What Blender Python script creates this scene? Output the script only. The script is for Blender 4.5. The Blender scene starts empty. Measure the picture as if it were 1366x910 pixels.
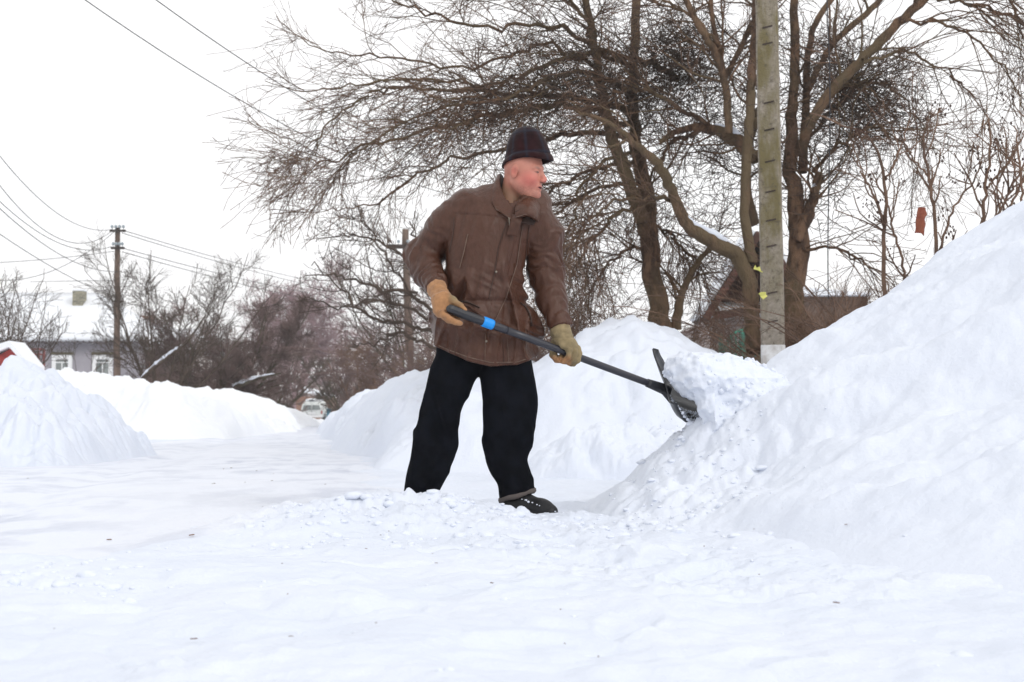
import bpy, math, random
import numpy as np
from mathutils import Vector, Matrix
PI = math.pi
scene = bpy.context.scene
COL = scene.collection
RNG = np.random.default_rng(7)

# ------------------------------------------------------------------ camera model
F = 1900.0; CX = 683.0; CY = 455.0; CAMZ = 0.47
PITCH = math.atan(93.0 / F)
cp, sp_ = math.cos(PITCH), math.sin(PITCH)
def P(px, py, Y):
    """world point at distance Y (metres ahead) that is seen at photo position px,py"""
    v = CY - py
    t = Y / (F * cp - v * sp_)
    return np.array([(px - CX) * t, Y, CAMZ + (F * sp_ + v * cp) * t])
def GX(px, Y): return (px - CX) * Y / (F * cp)

# ------------------------------------------------------------------ object helpers
def tag(o, label=None, cat=None, group=None, kind=None):
    if label: o['label'] = label
    if cat: o['category'] = cat
    if group: o['group'] = group
    if kind: o['kind'] = kind
    return o
def empty(name, loc=(0, 0, 0), rz=0.0, **k):
    o = bpy.data.objects.new(name, None); COL.objects.link(o)
    o.location = loc; o.rotation_euler = (0, 0, rz); o.empty_display_size = 0.1
    return tag(o, **k)
def raw_mesh(name, V, quads=None, tris=None, mat=None, smooth=True, col=None, midx=None):
    V = np.asarray(V, dtype=np.float32)
    nq = 0 if quads is None else len(quads); nt = 0 if tris is None else len(tris)
    me = bpy.data.meshes.new(name)
    me.vertices.add(len(V)); me.vertices.foreach_set('co', V.ravel())
    nl = nq * 4 + nt * 3
    idx = []
    if nq: idx.append(np.asarray(quads, dtype=np.int32).ravel())
    if nt: idx.append(np.asarray(tris, dtype=np.int32).ravel())
    idx = np.concatenate(idx)
    me.loops.add(nl); me.loops.foreach_set('vertex_index', idx)
    me.polygons.add(nq + nt)
    st = np.concatenate([np.arange(nq) * 4, nq * 4 + np.arange(nt) * 3]).astype(np.int32)
    me.polygons.foreach_set('loop_start', st)
    me.polygons.foreach_set('use_smooth', np.full(nq + nt, smooth))
    mats = mat if isinstance(mat, (list, tuple)) else [mat]
    for m in mats:
        if m: me.materials.append(m)
    if midx is not None: me.polygons.foreach_set('material_index', np.asarray(midx, dtype=np.int32))
    if col is not None:
        a = me.color_attributes.new('tint', 'FLOAT_COLOR', 'POINT')
        c = np.ones((len(V), 4), dtype=np.float32); c[:, :3] = col
        a.data.foreach_set('color', c.ravel())
    me.update(calc_edges=True); me.validate()
    return me
def obj(name, me, parent=None, **k):
    """mesh given in world coordinates; a parent is an unrotated empty or another mesh at the world origin of its own"""
    o = bpy.data.objects.new(name, me); COL.objects.link(o)
    if parent is not None:
        o.parent = parent
    return tag(o, **k)
def wloc(o):
    v = Vector((0, 0, 0))
    while o is not None:
        v = v + o.location; o = o.parent
    return np.array(v)
def child(name, V, parent, quads=None, tris=None, mat=None, smooth=True, col=None, midx=None, **k):
    """V in world coordinates; parent chain is translation only"""
    V = np.asarray(V, dtype=np.float64) - (wloc(parent) if parent is not None else 0)
    return obj(name, raw_mesh(name, V, quads, tris, mat, smooth, col, midx), parent, **k)

class MB:
    """collects boxes / tubes / polygons"""
    def __init__(s): s.V = []; s.Q = []; s.T = []; s.n = 0
    def add(s, V, Q=None, T=None):
        V = np.asarray(V, dtype=np.float64)
        s.V.append(V)
        if Q is not None and len(Q): s.Q.append(np.asarray(Q, dtype=np.int64) + s.n)
        if T is not None and len(T): s.T.append(np.asarray(T, dtype=np.int64) + s.n)
        s.n += len(V); return s
    def box(s, lo, hi, rz=0.0, c=None):
        x0, y0, z0 = lo; x1, y1, z1 = hi
        V = np.array([[x, y, z] for x in (x0, x1) for y in (y0, y1) for z in (z0, z1)], float)
        if rz:
            c = np.array(c if c is not None else V.mean(0)); a = V - c
            V = np.stack([a[:, 0] * math.cos(rz) - a[:, 1] * math.sin(rz), a[:, 0] * math.sin(rz) + a[:, 1] * math.cos(rz), a[:, 2]], 1) + c
        return s.add(V, [[0, 1, 3, 2], [4, 6, 7, 5], [0, 4, 5, 1], [2, 3, 7, 6], [0, 2, 6, 4], [1, 5, 7, 3]])
    def bar(s, a, b, w, h=None, up=(0, 0, 1)):
        """box beam from a to b"""
        a = np.array(a, float); b = np.array(b, float); h = h or w
        d = b - a; d /= np.linalg.norm(d); up = np.array(up, float)
        if abs(d @ up) > .98: up = np.array([1., 0, 0])
        r = np.cross(d, up); r /= np.linalg.norm(r); u = np.cross(r, d)
        V = []
        for p in (a, b):
            for i, j in ((-1, -1), (1, -1), (1, 1), (-1, 1)): V.append(p + r * i * w / 2 + u * j * h / 2)
        return s.add(V, [[0, 1, 5, 4], [1, 2, 6, 5], [2, 3, 7, 6], [3, 0, 4, 7], [3, 2, 1, 0], [4, 5, 6, 7]])
    def tube(s, pts, r, sides=8):
        pts = np.asarray(pts, float); r = np.broadcast_to(r, (len(pts),))
        V, Q = tubes(pts[None], np.asarray(r)[None], sides)
        s.add(V, Q)
        k = len(pts); c0 = s.n
        s.add([pts[0], pts[-1]])
        base = c0 - len(V)
        T = []
        for i in range(sides):
            j = (i + 1) % sides
            T.append([c0 + 0, base + i, base + j]); T.append([c0 + 1, base + (k - 1) * sides + j, base + (k - 1) * sides + i])
        s.T.append(np.array(T))
        return s
    def prism(s, poly, a, b):
        """poly: list of 3D points, extruded by vector b-a"""
        p = np.array(poly, float); off = np.array(b, float) - np.array(a, float)
        n = len(p); V = np.concatenate([p, p + off])
        T = [[0, i + 1, i] for i in range(1, n - 1)] + [[n, n + i, n + i + 1] for i in range(1, n - 1)]
        Q = [[i, (i + 1) % n, n + (i + 1) % n, n + i] for i in range(n)]
        return s.add(V, Q, T)
    def build(s, name, mat, parent=None, smooth=False, **k):
        V = np.concatenate(s.V)
        Q = np.concatenate(s.Q) if s.Q else None; T = np.concatenate(s.T) if s.T else None
        return child(name, V, parent, Q, T, mat, smooth, **k)

def tubes(Pn, R, sides=3):
    """Pn (N,k,3), R (N,k) -> V, quads"""
    Pn = np.asarray(Pn, float); N, k, _ = Pn.shape
    T = np.empty_like(Pn)
    T[:, 1:-1] = Pn[:, 2:] - Pn[:, :-2]; T[:, 0] = Pn[:, 1] - Pn[:, 0]; T[:, -1] = Pn[:, -1] - Pn[:, -2]
    T /= np.linalg.norm(T, axis=2, keepdims=True) + 1e-9
    mean = Pn[:, -1] - Pn[:, 0]
    ref = np.where((np.abs(mean[:, 2:3]) > 0.8 * np.linalg.norm(mean, axis=1, keepdims=True)), np.array([[1., .2, 0]]), np.array([[0.1, .05, 1.]]))
    ref = np.repeat(ref[:, None], k, 1)
    A = np.cross(T, ref); A /= np.linalg.norm(A, axis=2, keepdims=True) + 1e-9
    B = np.cross(T, A)
    ang = np.arange(sides) / sides * 2 * PI
    V = Pn[:, :, None] + R[:, :, None, None] * (A[:, :, None] * np.cos(ang)[None, None, :, None] + B[:, :, None] * np.sin(ang)[None, None, :, None])
    V = V.reshape(-1, 3)
    n_ = np.arange(N)[:, None, None] * (k * sides); k_ = np.arange(k - 1)[None, :, None] * sides
    i_ = np.arange(sides)[None, None]; j_ = (i_ + 1) % sides
    a = n_ + k_ + i_; b = n_ + k_ + j_
    Q = np.stack([a, a + sides, b + sides, b], -1).reshape(-1, 4)
    return V, Q

# ------------------------------------------------------------------ noise
_T3 = RNG.random((64, 64, 64)).astype(np.float32) * 2 - 1
_T2 = RNG.random((256, 256)).astype(np.float32) * 2 - 1
def n3(p, s=1.0, off=0.0):
    q = (np.asarray(p, np.float32) * s + off)
    i = np.floor(q).astype(np.int32); f = q - i; f = f * f * (3 - 2 * f)
    i &= 63; j = (i + 1) & 63
    x0, y0, z0 = i[..., 0], i[..., 1], i[..., 2]; x1, y1, z1 = j[..., 0], j[..., 1], j[..., 2]
    fx, fy, fz = f[..., 0], f[..., 1], f[..., 2]
    L = lambda a, b, t: a + (b - a) * t
    return L(L(L(_T3[x0, y0, z0], _T3[x1, y0, z0], fx), L(_T3[x0, y1, z0], _T3[x1, y1, z0], fx), fy),
             L(L(_T3[x0, y0, z1], _T3[x1, y0, z1], fx), L(_T3[x0, y1, z1], _T3[x1, y1, z1], fx), fy), fz)
def n2(x, y, s=1.0, off=0.0):
    x = x * s + off; y = y * s + off * 1.7
    ix = np.floor(x).astype(np.int64); iy = np.floor(y).astype(np.int64)
    fx = x - ix; fy = y - iy; fx = fx * fx * (3 - 2 * fx); fy = fy * fy * (3 - 2 * fy)
    ix &= 255; iy &= 255; jx = (ix + 1) & 255; jy = (iy + 1) & 255
    a = _T2[ix, iy]; b = _T2[jx, iy]; c = _T2[ix, jy]; d = _T2[jx, jy]
    return (a + (b - a) * fx) * (1 - fy) + (c + (d - c) * fx) * fy
def fbm2(x, y, s, octs=4, gain=.5, off=0.0):
    r = 0; a = 1.0
    for o in range(octs):
        ca, sa = math.cos(o * 1.1 + .4), math.sin(o * 1.1 + .4)
        r = r + a * n2(x * ca - y * sa, x * sa + y * ca, s * 2 ** o, off + o * 13.7); a *= gain
    return r
def sstep(x, a, b):
    t = np.clip((x - a) / (b - a), 0, 1); return t * t * (3 - 2 * t)
def lin(x, xs, ys): return np.interp(x, xs, ys)
def srgb(r, g, b):
    f = lambda c: (c / 255) / 12.92 if c / 255 <= .04045 else ((c / 255 + .055) / 1.055) ** 2.4
    return (f(r), f(g), f(b))

# ------------------------------------------------------------------ materials
def mat(name, base=(.5, .5, .5), rough=.8, spec=.3, var=None, var_scale=4.0, var_detail=6, bump=0.0, bump_scale=30.0, metal=0.0,
        attr=False, stretch=(1, 1, 1), sheen=0.0, var_lo=.4, var_hi=.6, sss=0.0, extra=None, coat=0.0, bump_detail=8, bdist=.01):
    m = bpy.data.materials.new(name); m.use_nodes = True
    nt = m.node_tree; N = nt.nodes; L = nt.links
    b = N['Principled BSDF']
    b.inputs['Base Color'].default_value = (*base, 1); b.inputs['Roughness'].default_value = rough
    b.inputs['Specular IOR Level'].default_value = spec; b.inputs['Metallic'].default_value = metal
    if sheen: b.inputs['Sheen Weight'].default_value = sheen
    if coat: b.inputs['Coat Weight'].default_value = coat; b.inputs['Coat Roughness'].default_value = .35
    if sss:
        b.inputs['Subsurface Weight'].default_value = sss; b.inputs['Subsurface Radius'].default_value = (.02, .01, .006); b.inputs['Subsurface Scale'].default_value = .5
    tc = N.new('ShaderNodeTexCoord'); mp = N.new('ShaderNodeMapping'); mp.inputs['Scale'].default_value = stretch
    L.new(tc.outputs['Object'], mp.inputs['Vector'])
    cur = None
    if attr:
        at = N.new('ShaderNodeAttribute'); at.attribute_name = 'tint'; cur = at.outputs['Color']
    if var is not None:
        cols = [var] if not isinstance(var[0], (tuple, list)) else var
        scs = var_scale if isinstance(var_scale, (list, tuple)) else [var_scale * (2.3 ** i) for i in range(len(cols))]
        for i, c in enumerate(cols):
            nz = N.new('ShaderNodeTexNoise'); nz.inputs['Scale'].default_value = scs[i]; nz.inputs['Detail'].default_value = var_detail
            nz.inputs['Roughness'].default_value = .6
            L.new(mp.outputs[0], nz.inputs['Vector'])
            mr = N.new('ShaderNodeMapRange'); mr.inputs['From Min'].default_value = var_lo; mr.inputs['From Max'].default_value = var_hi
            L.new(nz.outputs['Fac'], mr.inputs['Value'])
            mx = N.new('ShaderNodeMix'); mx.data_type = 'RGBA'
            L.new(mr.outputs[0], mx.inputs['Factor'])
            if cur is None: mx.inputs['A'].default_value = (*base, 1)
            else: L.new(cur, mx.inputs['A'])
            mx.inputs['B'].default_value = (*c, 1)
            cur = mx.outputs['Result']
    if cur is not None: L.new(cur, b.inputs['Base Color'])
    if bump:
        nz = N.new('ShaderNodeTexNoise'); nz.inputs['Scale'].default_value = bump_scale; nz.inputs['Detail'].default_value = bump_detail
        nz.inputs['Roughness'].default_value = .65
        L.new(mp.outputs[0], nz.inputs['Vector'])
        bp = N.new('ShaderNodeBump'); bp.inputs['Strength'].default_value = bump; bp.inputs['Distance'].default_value = bdist
        L.new(nz.outputs['Fac'], bp.inputs['Height']); L.new(bp.outputs[0], b.inputs['Normal'])
    return m

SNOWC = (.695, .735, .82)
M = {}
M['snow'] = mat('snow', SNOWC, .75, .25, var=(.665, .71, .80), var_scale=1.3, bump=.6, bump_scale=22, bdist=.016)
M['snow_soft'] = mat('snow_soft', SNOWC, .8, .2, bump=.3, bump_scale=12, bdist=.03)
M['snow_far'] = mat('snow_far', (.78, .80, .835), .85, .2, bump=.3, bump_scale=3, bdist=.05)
M['snow_dirty'] = mat('snow_dirty', SNOWC, .8, .2, var=[(.70, .74, .82)], var_scale=1.3, bump=.55, bump_scale=30, bdist=.012)
M['ice'] = mat('ice_road', (.70, .735, .82), .42, .5, var=[(.46, .50, .61), (.72, .75, .825)], var_scale=[2.0, .5], var_detail=10, var_lo=.47, var_hi=.66,
               stretch=(1.7, .8, 1), bump=.5, bump_scale=14, bdist=.015)
M['bark'] = mat('bark', (.085, .062, .05), .9, .15, var=[(.045, .033, .026), (.085, .078, .045)], var_scale=[14, 2.4], bump=1., bump_scale=26, stretch=(1, 1, .35), bdist=.05)
M['bark_red'] = mat('bark_red', (.20, .12, .075), .85, .2, var=[(.08, .05, .036), (.15, .11, .066)], var_scale=[13, 1.6], bump=1., bump_scale=30, stretch=(1, 1, .4), bdist=.05, var_lo=.42, var_hi=.58)
M['twig'] = mat('twig', (.18, .11, .075), .8, .2, var=(.085, .054, .04), var_scale=3)
M['twig_dark'] = mat('twig_dark', (.055, .04, .032), .85, .15, var=(.10, .075, .06), var_scale=3)
M['twig_purple'] = mat('twig_purple', (.19, .13, .118), .85, .15, var=(.12, .082, .076), var_scale=.8)
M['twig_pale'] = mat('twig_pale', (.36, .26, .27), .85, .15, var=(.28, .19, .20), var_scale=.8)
M['hedge_brown'] = mat('hedge_brown', (.22, .14, .10), .85, .15, var=(.10, .06, .045), var_scale=.9)
M['seed'] = mat('seed', (.06, .035, .028), .9, .1)
M['leafbrown'] = mat('dead_leaf', (.06, .035, .025), .9, .1, var=(.10, .055, .035), var_scale=9)
M['ink'] = mat('wire', (.04, .04, .045), .6, .3)
# ================================================================== GROUND AND SNOW
def ground_base(x, y):
    """large shape of the ground (shared by everything that stands on it)"""
    z = -0.0035 * np.clip(y - 25, 0, 400)
    z = z + .018 * fbm2(x, y, .55, 2, off=3.1) * sstep(y, 1, 5)
    return z
def balls(x, y, sc, off, fill=.75, flat=.6):
    """half-buried rounded lumps: height of a jittered field of domes, in metres"""
    u = x * sc; v = y * sc; iu = np.floor(u).astype(np.int64); iv = np.floor(v).astype(np.int64); h = np.zeros_like(u, dtype=float)
    for a in (-1, 0, 1):
        for b in (-1, 0, 1):
            ci, cj = (iu + a), (iv + b); k = (ci * 73 + cj * 179 + int(off * 31)) & 255; l = (ci * 151 - cj * 37 + int(off * 17)) & 255
            r1 = _T2[k, l] * .5 + .5; r2 = _T2[l, (k + 91) & 255] * .5 + .5; r3 = _T2[(k + 57) & 255, (l + 13) & 255] * .5 + .5
            R_ = (.18 + .55 * r3 ** 2) * (r3 < fill + .25)
            d2 = (u - ci - r1) ** 2 + (v - cj - r2) ** 2
            h = np.maximum(h, np.sqrt(np.maximum(R_ * R_ - d2, 0)) * (.45 + .55 * r1))
    return h * flat / sc
def berm(x, y):
    # low ridge of shovelled snow in front of the man
    px = np.array([-1.35, -1.05, -.7, -.4, -.1, .15, .4, .7]); hy = np.array([5.35, 5.75, 5.95, 6.0, 5.85, 5.75, 5.7, 5.6])
    hh = np.array([0, .045, .09, .085, .055, .02, .03, .03])
    yc = lin(x, px, hy); h = lin(x, px, hh)
    d = (y - yc)
    s = np.where(d > 0, np.exp(-(d / .20) ** 2), np.exp(-(d / .55) ** 2))
    return h * s
PRINTS = [(-.75, 4.6, .5, .020), (-.42, 4.25, .3, .018), (-.15, 4.75, .2, .022), (.18, 4.35, .4, .018), (.42, 4.8, .1, .020), (-.55, 3.7, 1.0, .014), (-.3, 3.25, 1.2, .014), (.05, 3.6, .9, .014), (.25, 3.1, 1.3, .012),
          (.62, 3.5, .5, .014), (-.95, 3.2, .2, .012), (-1.0, 4.9, .8, .018), (.55, 4.2, .7, .016), (-.05, 2.8, .9, .009), (.45, 2.75, .4, .009), (.1, 5.25, .1, .02), (-1.3, 4.3, 1.4, .014)]
def road_poly_mask(x, y):
    left = lin(y, [5.5, 8, 12.5, 24, 33, 60, 110], [-6.5, -6.2, -5.4, -5.2, -6.0, -9.2, -15.4])
    right = lin(y, [4.9, 5.4, 6.2, 7.5, 10, 17, 30, 60, 110], [-1.25, -.95, -.75, -.5, -.7, -1.9, -3.9, -7.9, -14.4])
    near = 4.75 + .25 * np.sin(x * 1.3) + .5 * sstep(-x, 2.2, 4.0)
    e = .25 * fbm2(x, y, 1.1, 3, off=8.)
    return np.minimum(np.minimum(x - left, right - x), y - near) + e
def ground_h(x, y, detail=True):
    z = ground_base(x, y) + berm(x, y)
    if detail:
        road = sstep(road_poly_mask(x, y), -.15, .15)
        amp = .014 * (1 - .75 * road)
        near = sstep(y, 14, 6)
        z = z + 2.0 * amp * fbm2(x, y, 2.2, 4, .55, 5.) * (.4 + .6 * near)
        # tread marks, scraped flakes in the foreground
        z = z + .006 * (1 - road) * np.abs(fbm2(x * .7, y * 1.4, 7., 3, .55, 9.)) * near
        # lumps on the berm and near the feet
        b = sstep(berm(x, y), .008, .05)
        wx = x + .012 * n2(x, y, 18., 3.); wy = y + .012 * n2(x, y, 18., 6.)
        z = z + b * (.6 * balls(wx, wy, 9., 1., .8, .5) + .55 * balls(wx, wy, 19., 4., .8, .7) + .6 * balls(wx, wy, 38., 7., .7, .8)) + b * (.012 * np.abs(n2(x, y, 9., 1.)) + .014 * np.abs(n2(x, y, 19., 2.)) + .006 * np.abs(n2(x, y, 40., 4.)))
        # trodden foreground: prints, flattened scabs and small clods in patches
        pt = sstep(fbm2(x, y, .9, 2, .5, 22.), -.1, .6) * (1 - road) * near
        z = z - .013 * pt * balls(wx * .8, wy, 4.5, 12., .8, 4.5 * .55) / .13 + 1.1 * pt * balls(wx, wy, 16., 15., .55, .5) + .8 * pt * balls(wx, wy, 33., 18., .55, .6)
        z = z + .010 * near * (1 - road) * (np.abs(n2(x * 1.2 + y * .5, y * .9 - x * .4, 5.5, 31.)) ** .6)
        # soft half-filled boot prints
        for (fx, fy, fa, fd) in PRINTS:
            du = (x - fx) * math.cos(fa) + (y - fy) * math.sin(fa); dv = -(x - fx) * math.sin(fa) + (y - fy) * math.cos(fa)
            q_ = (du / .145) ** 2 + (dv / (.052 + .012 * np.clip(du / .14, -1, 1))) ** 2
            z = z - fd * np.exp(-q_ ** 2) + .35 * fd * np.exp(-((np.sqrt(q_) - 1.35) / .25) ** 2)
        # small scraped pile at the left edge of the foreground
        q = np.exp(-(((x + 1.32) / .22) ** 2 + ((y - 3.75) / .3) ** 2))
        z = z + q * (.03 + .022 * np.abs(n2(x, y, 14., 7.)))
        z = z + .02 * road * sstep(y, 30, 8) * (n2(x * .35 + y * .12, y * 1.2, 2.2, 3.) * .35)
        # faint track ruts running down the road
        u = x + .133 * y
        z = z - .030 * road * (np.exp(-((u + 1.55) / .16) ** 2) + np.exp(-((u + 3.3) / .18) ** 2))
    return z
def fan_grid(ys, tx):
    Y, T = np.meshgrid(ys, tx, indexing='ij'); X = T * Y
    ny, nx = Y.shape
    i = np.arange(ny - 1)[:, None] * nx; j = np.arange(nx - 1)[None]
    a = (i + j).ravel(); Q = np.stack([a, a + 1, a + nx + 1, a + nx], 1)
    return X, Y, Q
ys = np.concatenate([np.linspace(.5, 2.0, 40)[:-1], np.geomspace(2.0, 14, 560)[:-1], np.geomspace(14, 60, 140)[:-1], np.geomspace(60, 310, 24)])
tx = np.concatenate([np.linspace(-1.05, -.5, 40)[:-1], np.linspace(-.5, .5, 620), np.linspace(.5, 1.05, 40)[1:]])
X, Y, Q = fan_grid(ys, tx)
Z = ground_h(X, Y)
V = np.stack([X, Y, Z], -1).reshape(-1, 3)
obj('snow_ground', raw_mesh('snow_ground', V, Q, mat=M['snow']), kind='structure')
# packed icy road, a sheet a few millimetres above
ysr = np.concatenate([np.geomspace(4.2, 20, 420)[:-1], np.geomspace(20, 130, 160)])
Xr, Yr, Qr = fan_grid(ysr, np.linspace(-.95, .02, 520))
Zr = ground_h(Xr, Yr) - .015 + .021 * sstep(road_poly_mask(Xr, Yr), .0, .14)
mk = road_poly_mask(Xr, Yr).ravel()
keep = (mk[Qr] > 0).all(1)
Vr = np.stack([Xr, Yr, Zr], -1).reshape(-1, 3)
def compact(V, Q, extra=None):
    used = np.unique(Q); mp = np.full(len(V), -1); mp[used] = np.arange(len(used))
    return V[used], mp[Q]
Vr, Qr = compact(Vr, Qr[keep])
obj('road', raw_mesh('road', Vr, Qr, mat=M['ice']), kind='structure')

# ---- snow banks: height fields standing on the ground, each its own heap
def heap(name, xr, yr, nx, ny, hfun, label, material=None, grid='lin', cut=-.03, group=None):
    xs = np.linspace(*xr, nx); ysx = np.geomspace(*yr, ny) if grid == 'geo' else np.linspace(*yr, ny)
    Yh, Xh = np.meshgrid(ysx, xs, indexing='ij')
    h = hfun(Xh, Yh)
    Zh = ground_base(Xh, Yh) + np.maximum(h, -.12)
    ny_, nx_ = Yh.shape
    i = np.arange(ny_ - 1)[:, None] * nx_; j = np.arange(nx_ - 1)[None]
    a = (i + j).ravel(); Qh = np.stack([a, a + 1, a + nx_ + 1, a + nx_], 1)
    hh = h.ravel(); keep = (hh[Qh] > -.06).any(1)
    Vh = np.stack([Xh, Yh, Zh], -1).reshape(-1, 3)
    Vh, Qh = compact(Vh, Qh[keep])
    o = obj(name, raw_mesh(name, Vh, Qh, mat=material or M['snow']))
    return tag(o, label, 'snow bank', group)
def clods(x, y, s, off, p=1.0):
    v = np.abs(n2(x, y, s, off)) + .5 * np.abs(n2(x, y, s * 2.1, off + 5)) + .25 * np.abs(n2(x, y, s * 4.3, off + 9))
    return v
# right-hand mountain that the man is throwing snow on
RX = np.array([.10, .32, .62, .86, 1.03, 1.28, 1.46, 1.70, 2.02, 2.55, 3.3, 4.5])
RY = np.array([6.2, 6.3, 6.45, 6.6, 6.75, 6.95, 7.1, 7.2, 7.3, 7.4, 7.5, 7.6])
RZ = np.array([0, .0, .22, .37, .455, .66, .76, .87, 1.06, 1.43, 1.85, 2.2])
def right_h(x, y):
    yr_ = lin(x, RX, RY); hz = lin(x, RX, RZ)
    yf = lin(x, [.1, .35, .8, 1.1, 1.6, 2.2, 3.5, 5], [6.1, 5.75, 5.0, 4.1, 2.9, 1.9, .9, .3])
    t = (y - yf) / (yr_ - yf)
    tc = np.clip(t, 0, 1)
    prof = .72 * tc + .28 * tc * tc * (3 - 2 * tc)
    prof = np.where(t > 1, np.exp(-((y - yr_) / 1.0) ** 2), prof)
    h = hz * prof
    edge = sstep(t, 0, .25)
    # soft wind- and shovel-made forms running up the slope
    u = x * .8 - (y - 6) * .45; w = x * .45 + (y - 6) * .8
    h = h + 1.7 * edge * sstep(hz, .12, .5) * (.045 * n2(u * .6, w * 2.0, 1.2, 2.) + .02 * fbm2(u, w * 1.6, 3.2, 3, .5, 4.)
                   + .05 * np.exp(-((w - .55 - .15 * n2(u, w, 1., 1.)) / .16) ** 2) - .05 * np.exp(-((w - .9) / .14) ** 2))
    # clods where the shovel works
    k = np.exp(-(((x - .85) / .5) ** 2 + ((y - 6.3) / .7) ** 2))
    k2 = np.exp(-(((x - .5) / .45) ** 2 + ((y - 5.7) / .35) ** 2))
    wx = x + .015 * n2(x, y, 16., 3.); wy = y + .015 * n2(x, y, 16., 6.)
    kk = np.clip(k + k2, 0, 1) * sstep(h, -.01, .05)
    h = h + (k * .045 + k2 * .03) * clods(x, y, 6.5, 3.) * sstep(hz, .02, .12) + .6 * kk * (balls(wx, wy, 7., 2., .6, .55) + balls(wx, wy, 15., 5., .7, .6) + balls(wx, wy, 32., 8., .7, .6))
    far_ = sstep(hz, .1, .4) * edge * sstep(fbm2(x, y, 1.3, 2, .5, 44.), .1, .7); h = h + far_ * (balls(wx, wy, 11., 21., .4, .45) + balls(wx, wy, 26., 25., .4, .5))
    h = h + (.007 * fbm2(x, y, 9., 4, .6, 6.) + .035 * np.abs(n2(x * .9 + y * .3, y, 2.2, 15.)) * sstep(hz, .2, .6)) * edge
    # notch behind the load
    h = h - .06 * np.exp(-(((x - 1.12) / .07) ** 2 + ((y - 6.9) / .3) ** 2))
    h = np.where(t < 0, np.maximum(t * .5, -.12), h)
    h = np.where(x < .35, h - (.35 - x) * .5, h)
    return h + .0
heap('snowbank', (.05, 5.2), (.5, 10.5), 620, 760, right_h, 'tall white snowbank rising to the right edge beside the shovel blade', M['snow_dirty'])
def ridge_h(xs_, ys_, zs_, near_w, far_w, amp=.06, sc=1.6, off=0., pw=1.0, axis='x', cl=.05, cs=1.0):
    def f(x, y):
        a = x if axis == 'x' else y; b = y if axis == 'x' else x
        c = lin(a, xs_, ys_); h = lin(a, xs_, zs_)
        d = b - c + .25 * near_w * n2(x, y, .8, off + 2)
        t = np.where(d < 0, -d / near_w, d / far_w)
        p = np.clip(1 - t, -.3, 1)
        pn = np.minimum(p, 0) * .6 - .10 * (1 - sstep(h, 0.0, .2))
        p = np.where(p > 0, np.sin(np.clip(p, 0, 1) * PI / 2) ** pw, 0)
        n = amp * fbm2(x, y, sc, 4, .5, off) + cl * (clods(x, y, sc * 1.9, off + 3) - .4)
        wx = x + .05 * n2(x, y, 5., 3.); wy = y + .05 * n2(x, y, 5., 6.); foot = sstep(p, .0, .12) * (1 - .55 * sstep(p, .3, .9)) * sstep(h, .1, .3)
        ck = foot * (balls(wx, wy, 2.6 * cs, off + 1, .7, .6) + balls(wx, wy, 6.5 * cs, off + 4, .8, .8) + balls(wx, wy, 14. * cs, off + 9, .7, .8)) * sstep(fbm2(x, y, .7, 2, .5, off), -.5, .4)
        return h * p + n * sstep(p, .0, .35) * sstep(h, .0, .3) + pn + ck
    return f
# bank along the right side of the road, behind the man
mx = [GX(430, 30), GX(480, 22), GX(545, 17.5), GX(575, 15.8), GX(640, 13.8), GX(720, 12.6), GX(780, 12.2), GX(850, 12.), GX(920, 11.9), GX(985, 11.5), GX(1060, 11.2), 3.4]
my = [33, 24, 18.5, 16.5, 14.2, 13.1, 12.6, 12.2, 12.0, 11.9, 11.8, 11.8]
mz = [.15, .6, .92, .98, .95, .93, 1.10, 1.24, 1.05, .82, .8, .8]
def mid_h(x, y):
    u = np.asarray(y)
    # crest as function of y for the far road side, of x for the near end
    far = ridge_h([11, 12.6, 14.2, 16.5, 18.5, 24, 33, 44, 60, 82, 90], [.6, .2, GX(645, 14.2), GX(590, 16.5), -1.15, -1.95, -3.1, -4.5, -6.5, -9.5, -10.6], [.0, .3, .84, .96, .90, .80, .74, .70, .62, .45, .0], 1.15, 2.5, .05, 1.3, 4., .9, 'y', .09)(x, y)
    near = ridge_h([-1.5, -.35, .1, .62, 1.05, 1.5, 2.0, 2.6, 3.6], [13.6, 12.9, 12.6, 12.4, 12.2, 12.1, 12., 11.9, 11.8], [-.2, .74, .80, 1.08, 1.20, 1.08, .86, .8, .8], 1.9, 2.6, .06, 1.2, 7., .85, 'x', .08)(x, y)
    k = .18
    m = np.clip(k - np.abs(far - near), 0, k) / k
    return np.maximum(far, near) + m * m * k * .25
heap('snowbank', (-12.5, 3.6), (9.8, 92), 620, 820, mid_h, 'rounded snowbank right behind the man, running off along the right road side', M['snow_dirty'], 'geo')
# a lower step of snow in front of that bank, right of the man
heap('snowbank', (-.6, 1.9), (8.6, 11.6), 260, 260, ridge_h([-.5, .1, .45, .9, 1.4, 1.8], [10.5, 10.4, 10.2, 10.1, 10.2, 10.4], [0, .12, .3, .27, .2, 0], .5, 1.1, .04, 2.4, 21., .8, 'x', .07), 'low rubbly yellow stained step of snow between the man and the rounded bank', M['snow_dirty'])
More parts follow.
